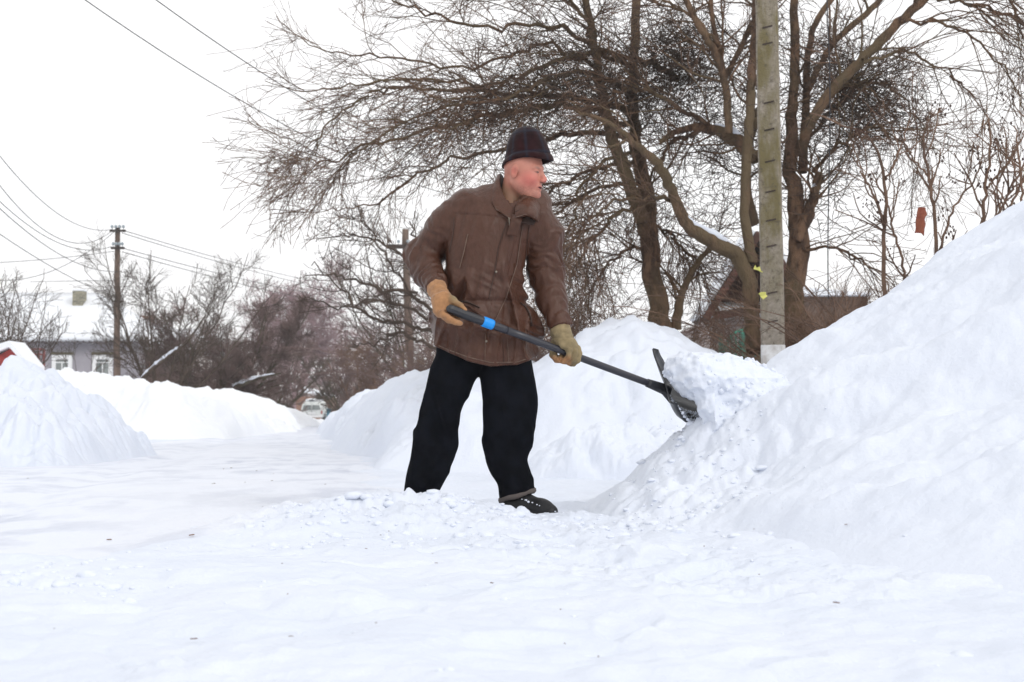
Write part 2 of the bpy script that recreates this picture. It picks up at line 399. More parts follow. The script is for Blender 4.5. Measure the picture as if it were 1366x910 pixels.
# left-hand banks
heap('snowbank', (-8.5, -2.6), (10.8, 19), 520, 420, ridge_h([-8, -6.2, -5.0, -4.6, -4.37, -4.07, -3.78, -3.6], [14.3, 14.2, 14.1, 14, 14, 14, 13.9, 13.9], [.84, .80, .79, .77, .66, .40, .08, -.2], 1.9, 1.5, .09, 1.6, 13., .7, 'x', .18), 'near left snowbank with a crumbling face at the edge of the road', M['snow'])
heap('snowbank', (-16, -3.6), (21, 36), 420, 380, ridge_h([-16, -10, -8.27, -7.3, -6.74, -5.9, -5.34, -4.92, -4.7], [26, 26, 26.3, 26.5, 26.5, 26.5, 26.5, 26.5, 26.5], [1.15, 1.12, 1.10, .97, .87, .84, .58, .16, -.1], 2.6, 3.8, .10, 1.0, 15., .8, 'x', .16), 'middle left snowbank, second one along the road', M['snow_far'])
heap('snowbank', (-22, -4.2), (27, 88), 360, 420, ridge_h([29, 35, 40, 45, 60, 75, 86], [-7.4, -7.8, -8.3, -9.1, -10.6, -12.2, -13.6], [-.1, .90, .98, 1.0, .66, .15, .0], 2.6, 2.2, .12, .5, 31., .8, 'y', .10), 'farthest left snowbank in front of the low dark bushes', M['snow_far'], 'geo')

# ---- loose crumbs
def icoball(sub=1):
    import bmesh
    bm = bmesh.new(); bmesh.ops.create_icosphere(bm, subdivisions=sub, radius=1)
    V = np.array([v.co[:] for v in bm.verts]); T = np.array([[v.index for v in f.verts] for f in bm.faces]); bm.free(); return V, T
IV, IT = icoball(2)
def scatter(n, fx, fy, fz, rr, seed, flat=.75):
    r = np.random.default_rng(seed)
    x, y = fx(r, n), fy(r, n); z = fz(x, y)
    R = rr[0] * (rr[1] / rr[0]) ** (r.random(n) ** 2.6)
    sc = np.stack([R * r.uniform(.8, 1.25, n), R * r.uniform(.8, 1.25, n), R * r.uniform(.45, flat, n)], 1)
    off = r.random((n, 3)) * 50
    d = IV[None] * sc[:, None]
    nn = n3(IV[None] * 1.5 + off[:, None]) * .28 + n3(IV[None] * 3.1 + off[:, None]) * .12
    d = d * (1 + nn[..., None])
    V = d + np.stack([x, y, z - R * .12], 1)[:, None]
    T = (IT[None] + (np.arange(n) * len(IV))[:, None, None]).reshape(-1, 3)
    return V.reshape(-1, 3), T
parts = []
near_h = lambda x, y: np.maximum(ground_h(x, y), ground_base(x, y) + right_h(x, y))
def S(*a): parts.append(scatter(*a))
S(170, lambda r, n: r.uniform(-1.25, .2, n), lambda r, n: r.normal(5.75, .17, n), near_h, (.006, .034), 1)
S(260, lambda r, n: r.normal(-.3, .5, n), lambda r, n: r.normal(5.3, .3, n), near_h, (.006, .028), 2)
S(170, lambda r, n: r.normal(.78, .2, n), lambda r, n: r.normal(6.1, .28, n), near_h, (.005, .022), 3)
S(120, lambda r, n: r.normal(.5, .25, n), lambda r, n: r.normal(5.55, .15, n), near_h, (.005, .03), 4)
S(120, lambda r, n: r.uniform(-1.2, 1.2, n), lambda r, n: r.uniform(2.4, 5, n), near_h, (.003, .010), 5)
S(90, lambda r, n: r.normal(-1.3, .2, n), lambda r, n: r.normal(3.75, .2, n), near_h, (.008, .03), 6)
S(120, lambda r, n: r.uniform(-1.25, .3, n), lambda r, n: r.normal(6.15, .12, n), near_h, (.006, .03), 8)
Vc = np.concatenate([p[0] for p in parts]); off = 0; Tc = []
for p in parts: Tc.append(p[1] + off); off += len(p[0])
tag(obj('snow_crumbs', raw_mesh('snow_crumbs', Vc, None, np.concatenate(Tc), M['snow_soft'])), 'loose crumbs and clods of snow around the feet and along the shovelled ridge', 'snow crumbs', kind='stuff')
# bits of bark, twig and grit dropped on the snow
r_ = np.random.default_rng(91); n = 44
dx = np.concatenate([r_.uniform(-1.1, 1.1, 26), r_.uniform(-3.5, -.6, 18)]); dy_ = np.concatenate([r_.uniform(2.4, 5.4, 26), r_.uniform(5., 12., 18)]); dz_ = near_h(dx, dy_) + .008
an = r_.uniform(0, PI, n); ln = r_.uniform(.0012, .005, n) * np.where(r_.random(n) < .10, 2.6, 1) * np.where(np.arange(n) < 26, 1, 1.6); wd = r_.uniform(.0007, .0015, n) * np.where(np.arange(n) < 26, 1, 1.8)
ca_, sa_ = np.cos(an), np.sin(an); bV = []
for a, b, c in ((-1, -1, 0), (1, -1, 0), (1, 1, 0), (-1, 1, 0), (-1, -1, 1), (1, -1, 1), (1, 1, 1), (-1, 1, 1)):
    bV.append(np.stack([dx + ca_ * a * ln - sa_ * b * wd, dy_ + sa_ * a * ln + ca_ * b * wd, dz_ + c * wd * 1.5], 1))
bV = np.stack(bV, 1).reshape(-1, 3); q = np.array([[0, 3, 2, 1], [4, 5, 6, 7], [0, 1, 5, 4], [1, 2, 6, 5], [2, 3, 7, 6], [3, 0, 4, 7]])
bQ = (q[None] + (np.arange(n) * 8)[:, None, None]).reshape(-1, 4)
tag(obj('litter', raw_mesh('litter', bV, bQ, mat=M['hedge_brown'], smooth=False)), 'scattered tiny bits of bark and grit on the snow', 'litter', kind='stuff')
def lump(name, px, py, Yd, r, seed, label, dz=0.0):
    p = P(px, py, Yd); V, T = scatter(1, lambda q, n: np.array([p[0]]), lambda q, n: np.array([p[1]]), lambda x, y: near_h(x, y) + dz, (r, r * 1.001), seed)
    o = empty(name, (float(p[0]), float(p[1]), float(V[:, 2].min())))
    o2 = None
    COL.objects.unlink(o); bpy.data.objects.remove(o)
    m = raw_mesh(name, V - np.array([p[0], p[1], 0]), None, T, M['snow_soft']); ob = obj(name, m); ob.location = (float(p[0]), float(p[1]), 0)
    tag(ob, label, 'snow clod')
lump('snow_clod', 733, 747, 4.45, .017, 41, 'single round snow clod lying in front of the boot')
lump('snow_clod', 1285, 873, 2.75, .022, 45, 'white snow clod at the lower right corner of the picture')
lump('snow_clod', 921, 574, 6.35, .022, 43, 'bright snow clod just below the shovel blade')
# ================================================================== THE MAN (distance fields, turned into smooth continuous meshes)
YM = 6.3
def J(px, py, dy=0.0): return P(px, py, YM + dy)
def surface_nets(Fd, o, h):
    s = Fd < 0
    nx, ny, nz = Fd.shape
    cs = [(i, j, k) for i in (0, 1) for j in (0, 1) for k in (0, 1)]
    cnt = np.zeros((nx - 1, ny - 1, nz - 1), np.int8)
    for i, j, k in cs: cnt += s[i:nx - 1 + i, j:ny - 1 + j, k:nz - 1 + k]
    act = np.argwhere((cnt > 0) & (cnt < 8))
    acc = np.zeros((len(act), 3)); n = np.zeros(len(act))
    for a in range(8):
        for ax in range(3):
            ca = cs[a]
            if ca[ax]: continue
            cb = list(ca); cb[ax] = 1
            ia = act + np.array(ca); ib = act + np.array(cb)
            fa = Fd[ia[:, 0], ia[:, 1], ia[:, 2]]; fb = Fd[ib[:, 0], ib[:, 1], ib[:, 2]]
            m = (fa < 0) != (fb < 0)
            t = np.where(m, fa / np.where(m, fa - fb, 1), 0)
            pos = np.repeat(np.array(ca, float)[None], len(act), 0); pos[:, ax] += t
            acc[m] += pos[m]; n[m] += 1
    V = (act + acc / n[:, None]) * h + np.array(o)
    idm = np.full((nx - 1, ny - 1, nz - 1), -1, np.int64); idm[act[:, 0], act[:, 1], act[:, 2]] = np.arange(len(act))
    Q = []
    for ax in range(3):
        sl = [slice(1, -1)] * 3; sl[ax] = slice(0, -1); s0 = s[tuple(sl)]
        sl[ax] = slice(1, None); s1 = s[tuple(sl)]
        e = np.argwhere(s0 != s1); b, c = [q for q in range(3) if q != ax]
        e = e.copy(); e[:, b] += 1; e[:, c] += 1
        def at(db, dc):
            q = e.copy(); q[:, b] += db; q[:, c] += dc; return idm[q[:, 0], q[:, 1], q[:, 2]]
        quad = np.stack([at(-1, -1), at(0, -1), at(0, 0), at(-1, 0)], 1)
        inside0 = s[e[:, 0], e[:, 1], e[:, 2]]
        flip = inside0 if ax != 1 else ~inside0
        quad[~flip] = quad[~flip][:, ::-1]
        Q.append(quad)
    Q = np.concatenate(Q); Q = Q[(Q >= 0).all(1)]
    return V, Q
def smin(a, b, k):
    h = np.maximum(k - np.abs(a - b), 0) / k
    return np.minimum(a, b) - h * h * k * .25
def smax(a, b, k): return -smin(-a, -b, k)
def cone(p, a, b, ra, rb, sy=1.0):
    a = np.array(a, np.float32); b = np.array(b, np.float32)
    ab = b - a; q = p - a
    t = np.clip(q @ ab / (ab @ ab), 0, 1)
    d = q - t[..., None] * ab
    if sy != 1.0: d = d * np.array([1, 1 / sy, 1], np.float32)
    return np.sqrt((d * d).sum(-1)) - (ra + (rb - ra) * t)
def chain(p, pts, rad, k=.02, sy=1.0):
    d = None
    for i in range(len(pts) - 1):
        e = cone(p, pts[i], pts[i + 1], rad[i], rad[i + 1], sy)
        d = e if d is None else smin(d, e, k)
    return d
def ell(p, c, r, Rm=None):
    q = p - np.array(c, np.float32)
    if Rm is not None: q = q @ np.array(Rm, np.float32)
    r = np.array(r, np.float32)
    k0 = np.sqrt(((q / r) ** 2).sum(-1)); k1 = np.sqrt(((q / (r * r)) ** 2).sum(-1)) + 1e-6
    return k0 * (k0 - 1) / k1
def loft(p, zs, cx, cy, a, b, ex=2.0):
    z = p[..., 2]
    zs = np.array(zs); o = np.argsort(zs)
    zf = np.linspace(zs.min(), zs.max(), 240); kw = max(3, int(.045 / max(zf[1] - zf[0], 1e-6))) | 1; kr = np.hanning(kw + 2)[1:-1]; kr /= kr.sum()
    def g(v):
        f = np.interp(zf, zs[o], np.array(v, float)[o]); f = np.convolve(np.pad(f, kw // 2, 'edge'), kr, 'valid')
        return np.interp(z, zf, f).astype(np.float32)
    A = g(a); B = g(b); x = np.abs(p[..., 0] - g(cx)); y = np.abs(p[..., 1] - g(cy))
    k0 = ((x / A) ** ex + (y / B) ** ex) ** (1 / ex) + 1e-6
    return (k0 - 1) * np.minimum(A, B) * .5 + (k0 - 1) * np.sqrt(x * x + y * y) / k0 * .5
def field(lo, hi, h, fn):
    ax = [np.arange(lo[i], hi[i] + h, h, dtype=np.float32) for i in range(3)]
    G = np.stack(np.meshgrid(*ax, indexing='ij'), -1)
    return surface_nets(fn(G), lo, h)
def relax(V, Q, n=2, f=.5):
    E = np.concatenate([Q[:, [0, 1]], Q[:, [1, 2]], Q[:, [2, 3]], Q[:, [3, 0]]])
    for _ in range(n):
        acc = np.zeros_like(V); cnt = np.zeros(len(V))
        for a, b in ((0, 1), (1, 0)):
            for c in range(3): acc[:, c] += np.bincount(E[:, a], V[E[:, b], c], len(V))
            cnt += np.bincount(E[:, a], minlength=len(V))
        V = V * (1 - f) + f * acc / cnt[:, None]
    return V
def seg_t(p, a, b):
    a = np.array(a); b = np.array(b); ab = b - a
    t = (p - a) @ ab / (ab @ ab)
    d = np.linalg.norm(p - a - np.clip(t, 0, 1)[..., None] * ab, axis=-1)
    return t, d

man = empty('person', tuple(float(v) for v in (J(640, 684, .02) * np.array([1, 1, 0]))), label='man in a brown jacket, black trousers and dark checked hat, bending over a snow shovel', cat='person')

M['skin'] = mat('skin', (.5, .3, .22), .5, .4, attr=True, sss=.12, bump=.25, bump_scale=160, bdist=.002)
M['jacket'] = mat('brown_leather', (.070, .0285, .0155), .36, .26, var=[(.054, .023, .014), (.073, .031, .020)], var_scale=[6, 60], bump=.5, bump_scale=20, bdist=.018, stretch=(1, 1, .55), bump_detail=7)
M['jacket_edge'] = mat('pale_leather_edge', (.17, .115, .085), .6, .3, var=(.10, .06, .045), var_scale=30)  # paler tone than the jacket, for edge lines, seams and zip
M['jacket_dark'] = mat('dark_leather', (.045, .026, .02), .6, .3)
M['trousers'] = mat('black_wool', (.003, .0036, .0055), .95, .05, var=(.0055, .0065, .010), var_scale=12, bump=.5, bump_scale=240, bdist=.002)
M['hat'] = mat('checked_wool', (.03, .01, .012), .95, .1, attr=True, bump=.7, bump_scale=330, bdist=.002, sheen=.1)
M['glove'] = mat('suede_glove', (.36, .2, .1), .85, .2, attr=True, bump=.5, bump_scale=120, bdist=.002, var=None, sheen=.1)
M['boot'] = mat('black_boot', (.010, .010, .012), .5, .3, bump=.4, bump_scale=90, bdist=.003)
M['cuffgrey'] = mat('grey_lining', (.10, .085, .08), .9, .2, bump=.6, bump_scale=150, bdist=.004)
M['plastic'] = mat('black_plastic', (.016, .017, .021), .38, .5, bump=.15, bump_scale=60, bdist=.002)
M['shaft'] = mat('dark_shaft', (.022, .022, .03), .36, .5)
M['blue'] = mat('blue_plastic', (.0, .25, .72), .4, .5)
M['hair'] = mat('grey_hair', (.22, .16, .13), .8, .2)
M['eyew'] = mat('eye_white', (.6, .55, .5), .3, .5)
M['eyed'] = mat('eye_dark', (.03, .02, .02), .2, .5)
M['metal_snap'] = mat('brass_snap', (.25, .22, .18), .35, .5, metal=.8)
M['shirt'] = mat('dark_shirt', (.06, .03, .03), .9, .1)

# ---- head, in its own frame (x = nose direction, y = his left, z = up)
yaw, pit, rol = math.radians(-21), math.radians(9), math.radians(0)
Rh = np.array((Matrix.Rotation(yaw, 3, 'Z') @ Matrix.Rotation(pit, 3, 'Y') @ Matrix.Rotation(rol, 3, 'X')))
Hc = J(696, 231, -.03)
nk = lambda px, py, dy: (J(px, py, dy) - Hc) @ Rh          # world -> head frame
def head_fn(p):
    d = ell(p, (.000, 0, .036), (.087, .075, .084))
    d = smin(d, ell(p, (.035, 0, -.022), (.058, .060, .072)), .03)
    d = smin(d, cone(p, (.02, 0, -.05), (.068, 0, -.088), .052, .030), .035)     # jaw to chin
    d = smin(d, cone(p, (-.005, .045, -.05), (.05, .022, -.092), .020, .018), .03)
    d = smin(d, cone(p, (-.005, -.045, -.05), (.05, -.022, -.092), .020, .018), .03)
    d = smin(d, ell(p, (.080, 0, -.093), (.022, .026, .020)), .015)              # chin button
    for s in (-1, 1):
        d = smin(d, ell(p, (.060, s * .038, -.022), (.026, .021, .021)), .02)    # cheekbone
        d = smin(d, cone(p, (.083, s * .012, .030), (.070, s * .046, .026), .010, .008), .014)  # brow ridge
        d = smax(d, -ell(p, (.096, s * .031, .009), (.019, .018, .012)), .010)     # socket
        d = smin(d, ell(p, (.074, s * .031, .007), (.0165, .0165, .0135)), .004)    # closed-lid volume
        d = smin(d, ell(p, (.066, s * .033, -.004), (.017, .018, .006)), .01)       # bag under the eye
        # ear: rim, bowl, lobe
        e = ell(p, (-.006, s * .078, -.006), (.017, .007, .031))
        e = smax(e, -ell(p, (-.002, s * .087, -.004), (.0095, .008, .019)), .005)
        d = smin(d, e, .008)
    d = smin(d, cone(p, (.088, 0, .016), (.110, 0, -.018), .0095, .0125), .012)       # nose bridge to tip
    d = smin(d, ell(p, (.104, .011, -.025), (.012, .008, .009)), .006)
    d = smin(d, ell(p, (.104, -.011, -.025), (.012, .008, .009)), .006)
    d = smin(d, ell(p, (.086, 0, -.052), (.012, .026, .016)), .014)               # muzzle
    d = smin(d, ell(p, (.0955, 0, -.050), (.007, .021, .0045)), .004)             # upper lip
    d = smin(d, ell(p, (.094, 0, -.064), (.0075, .019, .0055)), .004)             # lower lip
    d = smax(d, -ell(p, (.101, 0, -.0575), (.010, .022, .0022)), .003)            # mouth line
    for s in (-1, 1):
        # fold from nose to mouth corner
        d = smax(d, -cone(p, (.100, s * .020, -.030), (.082, s * .036, -.066), .0030, .0026), .006)
    a = np.array(nk(687, 240, .0)); b = np.array(nk(680, 285, .02))
    d = smin(d, cone(p, a, b, .050, .060), .022)
    return d
Vh, Qh = field((-.20, -.13, -.30), (.15, .13, .16), .0026, head_fn)
Vh = relax(Vh, Qh, 1, .5)
c = np.zeros((len(Vh), 3)) + np.array([.44, .185, .135])
nw = np.clip((-.075 - Vh[:, 2] - .5 * np.clip(Vh[:, 0], -.1, .1)) / .04, 0, 1)[:, None]; c = c * (1 - nw) + nw * np.array([.40, .22, .14])
def blotch(c, cen, r, col, s=1.0, V=Vh):
    d = np.linalg.norm((V - np.array(cen)) / np.array(r), axis=1); w = np.clip(1 - d, 0, 1)[:, None]; w = w * w * (3 - 2 * w) * s
    return c * (1 - w) + w * np.array(col)
for s in (-1, 1):
    c = blotch(c, (.055, s * .045, -.030), (.075, .055, .06), (.52, .14, .115), 1.0)
    c = blotch(c, (-.005, s * .082, -.006), (.03, .02, .035), (.42, .12, .09), .9)
    c = blotch(c, (.082, s * .034, .007), (.020, .020, .0075), (.05, .022, .018), 1.5)     # lash line
    c = blotch(c, (.083, s * .036, .027), (.03, .024, .009), (.20, .12, .09), .8)     # sparse brows
c = blotch(c, (.117, 0, -.022), (.034, .03, .034), (.55, .15, .12), .8)
c = blotch(c, (.094, 0, -.057), (.020, .034, .013), (.33, .08, .075), 1.5)
c = blotch(c, (.098, 0, -.0575), (.022, .028, .0045), (.04, .012, .012), 2.0)
c = blotch(c, (.08, 0, -.09), (.05, .05, .04), (.46, .17, .13), .6)
for s in (-1, 1): c = blotch(c, (.104, s * .010, -.034), (.010, .008, .006), (.07, .02, .018), 1.6)  # dark spots paint the shade inside the nostrils
st = n3(Vh * 240)[:, None] * .5 + .5
jaw = np.clip((-.04 - Vh[:, 2]) / .03, 0, 1) * np.clip((Vh[:, 0] + .01) / .04, 0, 1)
c = c * (1 - .22 * (1.6 * jaw[:, None] * st)); c = c * (1 + .10 * n3(Vh * 45)[:, None])
Vw = Vh @ Rh.T + Hc
# whole body below the neck (under the clothes), one continuous skin
hipL = J(612, 470, .02); hipR = J(680, 470, .02)
def body_fn(p):
    d = chain(p, [J(676, 275, .03), J(668, 330, .0), J(650, 400, .0), J(646, 450, .0)], [.07, .10, .09, .09], .05, .75)
    d = smin(d, chain(p, [J(625, 272, .0), J(566, 340, .02), J(580, 380, -.15)], [.04, .030, .022], .03), .04)
    d = smin(d, chain(p, [J(722, 290, .0), J(730, 362, .02), J(747, 436, -.05)], [.04, .030, .022], .03), .04)
    d = smin(d, chain(p, [J(622, 470, .0), J(584, 565, -.02), J(566, 655, .03)], [.075, .045, .035], .03), .05)
    d = smin(d, chain(p, [J(672, 470, .0), J(683, 565, -.03), J(690, 655, .03)], [.075, .045, .035], .03), .05)
    return d
lo = J(530, 676, -.24); hi = J(775, 262, .24)
Vb, Qb = field((lo[0], lo[1], .04), (hi[0], hi[1], hi[2]), .014, body_fn)
Vall = np.concatenate([Vw, Vb]); Qall = np.concatenate([Qh, Qb + len(Vw)])
call = np.concatenate([c, np.zeros((len(Vb), 3)) + np.array([.5, .29, .21])])
body = child('body', Vall, man, Qall, None, M['skin'], col=call)
# eyes
for s in (-1, 1):
    ev, et = icoball(2)
    E0 = ev * np.array([.0105, .0115, .0085]) + np.array([.0805, s * .0318, .0070])
    Ew = E0 @ Rh.T + Hc
    d = (E0 - np.array([.0805, s * .0318, .0070])); dark = (d[:, 0] > .0045)
    tm = dark[et].all(1).astype(int)
    child('eye', Ew, body, None, et, [M['eyew'], M['eyed']], midx=tm)
# short hair behind the ear and at the temple
hv, hq = field((-.13, -.1, -.06), (.06, .1, .06), .004, lambda p: smax(smax(ell(p, (-.003, 0, .040), (.0925, .0785, .092)), p[..., 2] - .04, .004), smax(p[..., 0] - .03 + .25 * (p[..., 2] - .02), -(p[..., 2] + .008 + .25 * p[..., 0]), .01), .006) + .0015 * n3(p * 160))

# ---- hat
hb = J(704.5, 218.5, -.03)
Rt = np.array(Matrix.Rotation(yaw, 3, 'Z') @ Matrix.Rotation(math.radians(-5.5), 3, 'Y'))
na, nzv = 120, 70
prof_z = np.array([.004, .000, .006, .018, .036, .06, .09, .115, .135, .150, .160, .166, .168])
prof_r = np.array([.113, .117, .1195, .1165, .1070, .099, .091, .081, .069, .054, .036, .018, .0005])
tt = np.linspace(0, 1, nzv); seg = np.concatenate([[0], np.cumsum(np.hypot(np.diff(prof_z), np.diff(prof_r)))]); seg /= seg[-1]
pz = np.interp(tt, seg, prof_z); pr = np.interp(tt, seg, prof_r)
aa = np.arange(na) / na * 2 * PI
A, I = np.meshgrid(aa, np.arange(nzv), indexing='xy')
rr = pr[I]; zz = pz[I]
rr = rr * (1 + .055 * n3(np.stack([np.cos(A) * 1.6, np.sin(A) * 1.6, zz * 18], -1)) + .012 * np.cos(A * 3 + 1))
rr = rr - .0022 * np.exp(-((zz - .034) / .004) ** 2) * (zz < .06)
lowsag = -.006 * np.cos(A * 2) * (1 - tt[I]) + .004 * np.sin(A * 3) * (1 - tt[I])
Hv = np.stack([rr * np.cos(A), rr * np.sin(A) * .84, zz + lowsag], -1).reshape(-1, 3)
Hin = Hv[:na] * np.array([.94, .94, 1]) + np.array([0, 0, .004]); Hin2 = Hv[:na] * np.array([.88, .88, 1]) + np.array([0, 0, .05])
Hall = np.concatenate([Hin2, Hin, Hv])
i = np.arange(nzv + 1)[:, None] * na; j = np.arange(na)[None]; jn = (j + 1) % na
Hq = np.stack([i + j, i + jn, i + na + jn, i + na + j], -1).reshape(-1, 4)
ca = np.arctan2(Hall[:, 1], Hall[:, 0]); hz = Hall[:, 2]
hc = np.zeros((len(Hall), 3)) + np.array([.020, .006, .0075]); hc *= .75 * (1 + .4 * n3(Hall * 60))[:, None]
red = np.clip(n3(Hall * 22) * 1.6 + .2, 0, 1)[:, None]; hc = hc * (1 - .5 * red) + .5 * red * np.array([.026, .005, .006])
for a0 in (-2.6, -2.05, -1.25, -.35, .5, 1.4, 2.3):
    w = np.exp(-((np.angle(np.exp(1j * (ca - a0)))) * np.maximum(np.hypot(Hall[:, 0], Hall[:, 1]), .03) / .006) ** 2)[:, None] * .75
    hc = hc * (1 - w) + w * np.array([.016, .019, .030])
for z0 in (.037, .137):
    w = np.exp(-((hz - z0) / .0065) ** 2)[:, None] * .7; hc = hc * (1 - w) + w * np.array([.016, .019, .030])
child('hat', Hall @ Rt.T + hb, man, Hq, None, M['hat'], col=hc)

# ---- jacket
zJ = lambda py: J(683, py)[2]
rows = [  # py, left px, right px, half depth, depth centre
    (492, 578, 716, .150, .00), (470, 577, 716, .152, .0), (440, 577, 716, .150, .0), (415, 581, 708, .146, .0), (390, 587, 694, .142, .0),
    (360, 595, 696, .142, .0), (330, 595, 706, .145, .005), (305, 594, 724, .145, .01), (285, 598, 734, .135, .015), (268, 606, 739, .115, .02),
    (256, 622, 732, .092, .025), (248, 636, 722, .07, .03), (240, 655, 705, .05, .03)]
jz = [zJ(r[0]) for r in rows]; jcx = [GX((r[1] + r[2]) / 2, YM) for r in rows]; ja = [GX(683 + (r[2] - r[1]) / 2, YM) for r in rows]
jb = [r[3] for r in rows]; jy = [YM + r[4] for r in rows]
armR = [J(622, 282, .01), J(598, 300, .02), J(565, 343, .05), J(572, 362, -.03), J(582, 383, -.15)]
armL = [J(712, 292, .0), J(724, 312, .01), J(727, 362, .03), J(736, 400, .0), J(748, 437, -.05)]
def ridge(x): return 1 - 2 * np.abs((x - np.floor(x)) - .5)       # triangle wave 0..1
def jacket_raw(p):
    d = loft(p, jz, jcx, jy, ja, jb, 2.3)
    a = chain(p, armR, [.104, .090, .068, .060, .047], .03)
    a = smin(a, cone(p, J(556, 338, .06), J(568, 366, .0), .050, .048), .03)
    b = chain(p, armL, [.097, .086, .073, .063, .050], .03)
    m = smin(a, b, .01)
    return smin(d, m, .010), d, a, b
def jacket_fn(p):
    f, d, a, b = jacket_raw(p)
    act = np.abs(f) < .035
    q = p[act]
    disp = np.zeros(len(q), np.float32)
    wa = sstep(d[act] - a[act], -.004, .03); wb = sstep(d[act] - b[act], -.004, .03); wt = 1 - np.maximum(wa, wb)
    warp = n3(q, 9.) * .5 + n3(q, 21., 5.) * .25
    for (w, A, B_, C_, ph) in ((wa, armR[1], armR[2], armR[4], .3), (wb, armL[1], armL[2], armL[4], .9)):
        t1, d1 = seg_t(q, A, B_); t2, d2 = seg_t(q, B_, C_)
        L1 = np.linalg.norm(np.array(B_) - np.array(A)); L2 = np.linalg.norm(np.array(C_) - np.array(B_))
        s = np.where(d1 < d2, t1 * L1, L1 + t2 * L2)
        amp = .004 + .012 * np.exp(-((s - L1) / .09) ** 2) + .007 * sstep(s, L1 + L2 - .16, L1 + L2 - .05)
        ang = np.arctan2(q[:, 1] - A[1], q[:, 0] - A[0])
        u = s / .062 + warp * 2.4 + n3(q, 4.5, ph) * 1.2 + ph + .35 * np.sin(ang + ph * 5)
        k = ridge(u); k = k * k * (3 - 2 * k)
        disp += w * amp * (k - .5) * (0.6 + .8 * np.abs(n3(q, 6., ph * 9)))
        # broad softness
        disp += w * (.009 * n3(q, 7.5, ph * 3) + .008 * ((1 - np.abs(n3(np.stack([q[:, 0] * 12, q[:, 1] * 12, q[:, 2] * 7], -1), 1., ph * 4))) ** 2 - .5))
    # torso drapery: long folds running down and towards the waist / hem
    cxz = np.interp(q[:, 2], jz[::-1], jcx[::-1]); xx = q[:, 0] - cxz; zz_ = q[:, 2]
    yz0 = zJ(415)
    v1 = n3(np.stack([xx * 11 + zz_ * 2.2, q[:, 1] * 6, zz_ * 2.6 - xx * 1.5], -1), 1., 2.)
    v2 = n3(np.stack([xx * 24 - zz_ * 5, q[:, 1] * 10, zz_ * 5 + xx * 5], -1), 1., 7.)
    v3 = n3(np.stack([xx * 9, q[:, 1] * 8, zz_ * 30 + xx * 14], -1), 1., 4.)
    low = sstep(zz_, zJ(340), zJ(400))
    disp += wt * (.026 * ((1 - np.abs(v1)) ** 2 - .5) * (.45 + .9 * low) + .013 * ((1 - np.abs(v2)) ** 2 - .5) * (.5 + .8 * low) + .011 * low * (1 - 2 * np.abs(v3)) * sstep(zz_, zJ(470), zJ(440)))
    # waist drawcord gathers the cloth
    wl = zJ(405) + .02 * xx
    disp -= wt * .009 * np.exp(-((zz_ - wl) / .010) ** 2)
    # elbow creases where sleeve meets torso
    front = (q[:, 1] < YM) * wt
    # button placket: raised overlapping strip
    zc = zJ(300) - zz_
    xp = np.interp(zz_, [zJ(486), zJ(455), zJ(363), zJ(285)], [GX(653, 6.15), GX(655, 6.15), GX(666, 6.15), GX(684, 6.15)])
    s1 = sstep(q[:, 0], xp - .0185, xp - .0155) * (1 - sstep(q[:, 0], xp + .036, xp + .042))
    disp += front * .0045 * s1 * (zz_ < zJ(284))
    # yoke seam, front panel seams
    ys_ = zJ(292) - .12 * (xx + .02)
    disp += front * .003 * sstep(zz_, ys_, ys_ + .003) * (q[:, 0] < xp - .02)
    disp -= front * .0035 * np.exp(-((zz_ - ys_) / .003) ** 2) * (q[:, 0] < xp - .02)
    hemz = zJ(470) - .010 + .02 * n2(q[:, 0], q[:, 1], 3.)
    disp -= wt * .003 * np.exp(-((zz_ - (hem_z(q) + .032)) / .0025) ** 2)
    # pocket bulges
    for (px, py, rx_, rz_) in ((626, 430, .065, .06), (703, 425, .04, .06)):
        c0 = J(px, py, 0)
        disp += front * .012 * np.exp(-(((q[:, 0] - c0[0]) / rx_) ** 2 + ((zz_ - c0[2]) / rz_) ** 2) ** 2)
    f = f.copy(); f[act] -= disp
    # cut the hem and the neck opening, hollow the skirt
    h = hem_z(p)
    f = smax(f, h - p[..., 2], .006)
    f = np.maximum(f, -np.maximum(d + .034, p[..., 2] - (h + .05)))
    nkc = cone(p, J(684, 225, -.02), J(682, 280, -.045), .082, .060)
    f = np.maximum(f, -nkc); f = smax(f, p[..., 2] - zJ(246) - .25 * (p[..., 1] - YM).astype(np.float32) * 0, .01)
    # sleeve ends
    for e0, e1 in ((armR[3], armR[4]), (armL[3], armL[4])):
        n = (e1 - e0) / np.linalg.norm(e1 - e0); s = (p - e1.astype(np.float32)) @ n.astype(np.float32)
        dd = np.linalg.norm(p - e1.astype(np.float32), axis=-1)
        f = np.where((dd < .13), np.maximum(f, s - .004), f)
        f = np.where((dd < .13) & (s > -.04), np.maximum(f, -cone(p, e0, e1 + n * .05, .05, .034)), f)
    return f
def hem_z(p):
    return np.interp(p[..., 0], [GX(575, YM), GX(600, YM), GX(625, YM), GX(655, YM), GX(690, YM), GX(718, YM)],
                     [zJ(457), zJ(468), zJ(478), zJ(485), zJ(484), zJ(474)]).astype(np.float32) + (p[..., 1] - YM).astype(np.float32) * .12
lo = J(528, 500, -.27); hi = J(775, 225, .24)
Vj, Qj = field((lo[0], lo[1], lo[2]), (hi[0], hi[1], hi[2]), .0052, jacket_fn)
jacket = child('jacket', Vj, man, Qj, None, M['jacket'])
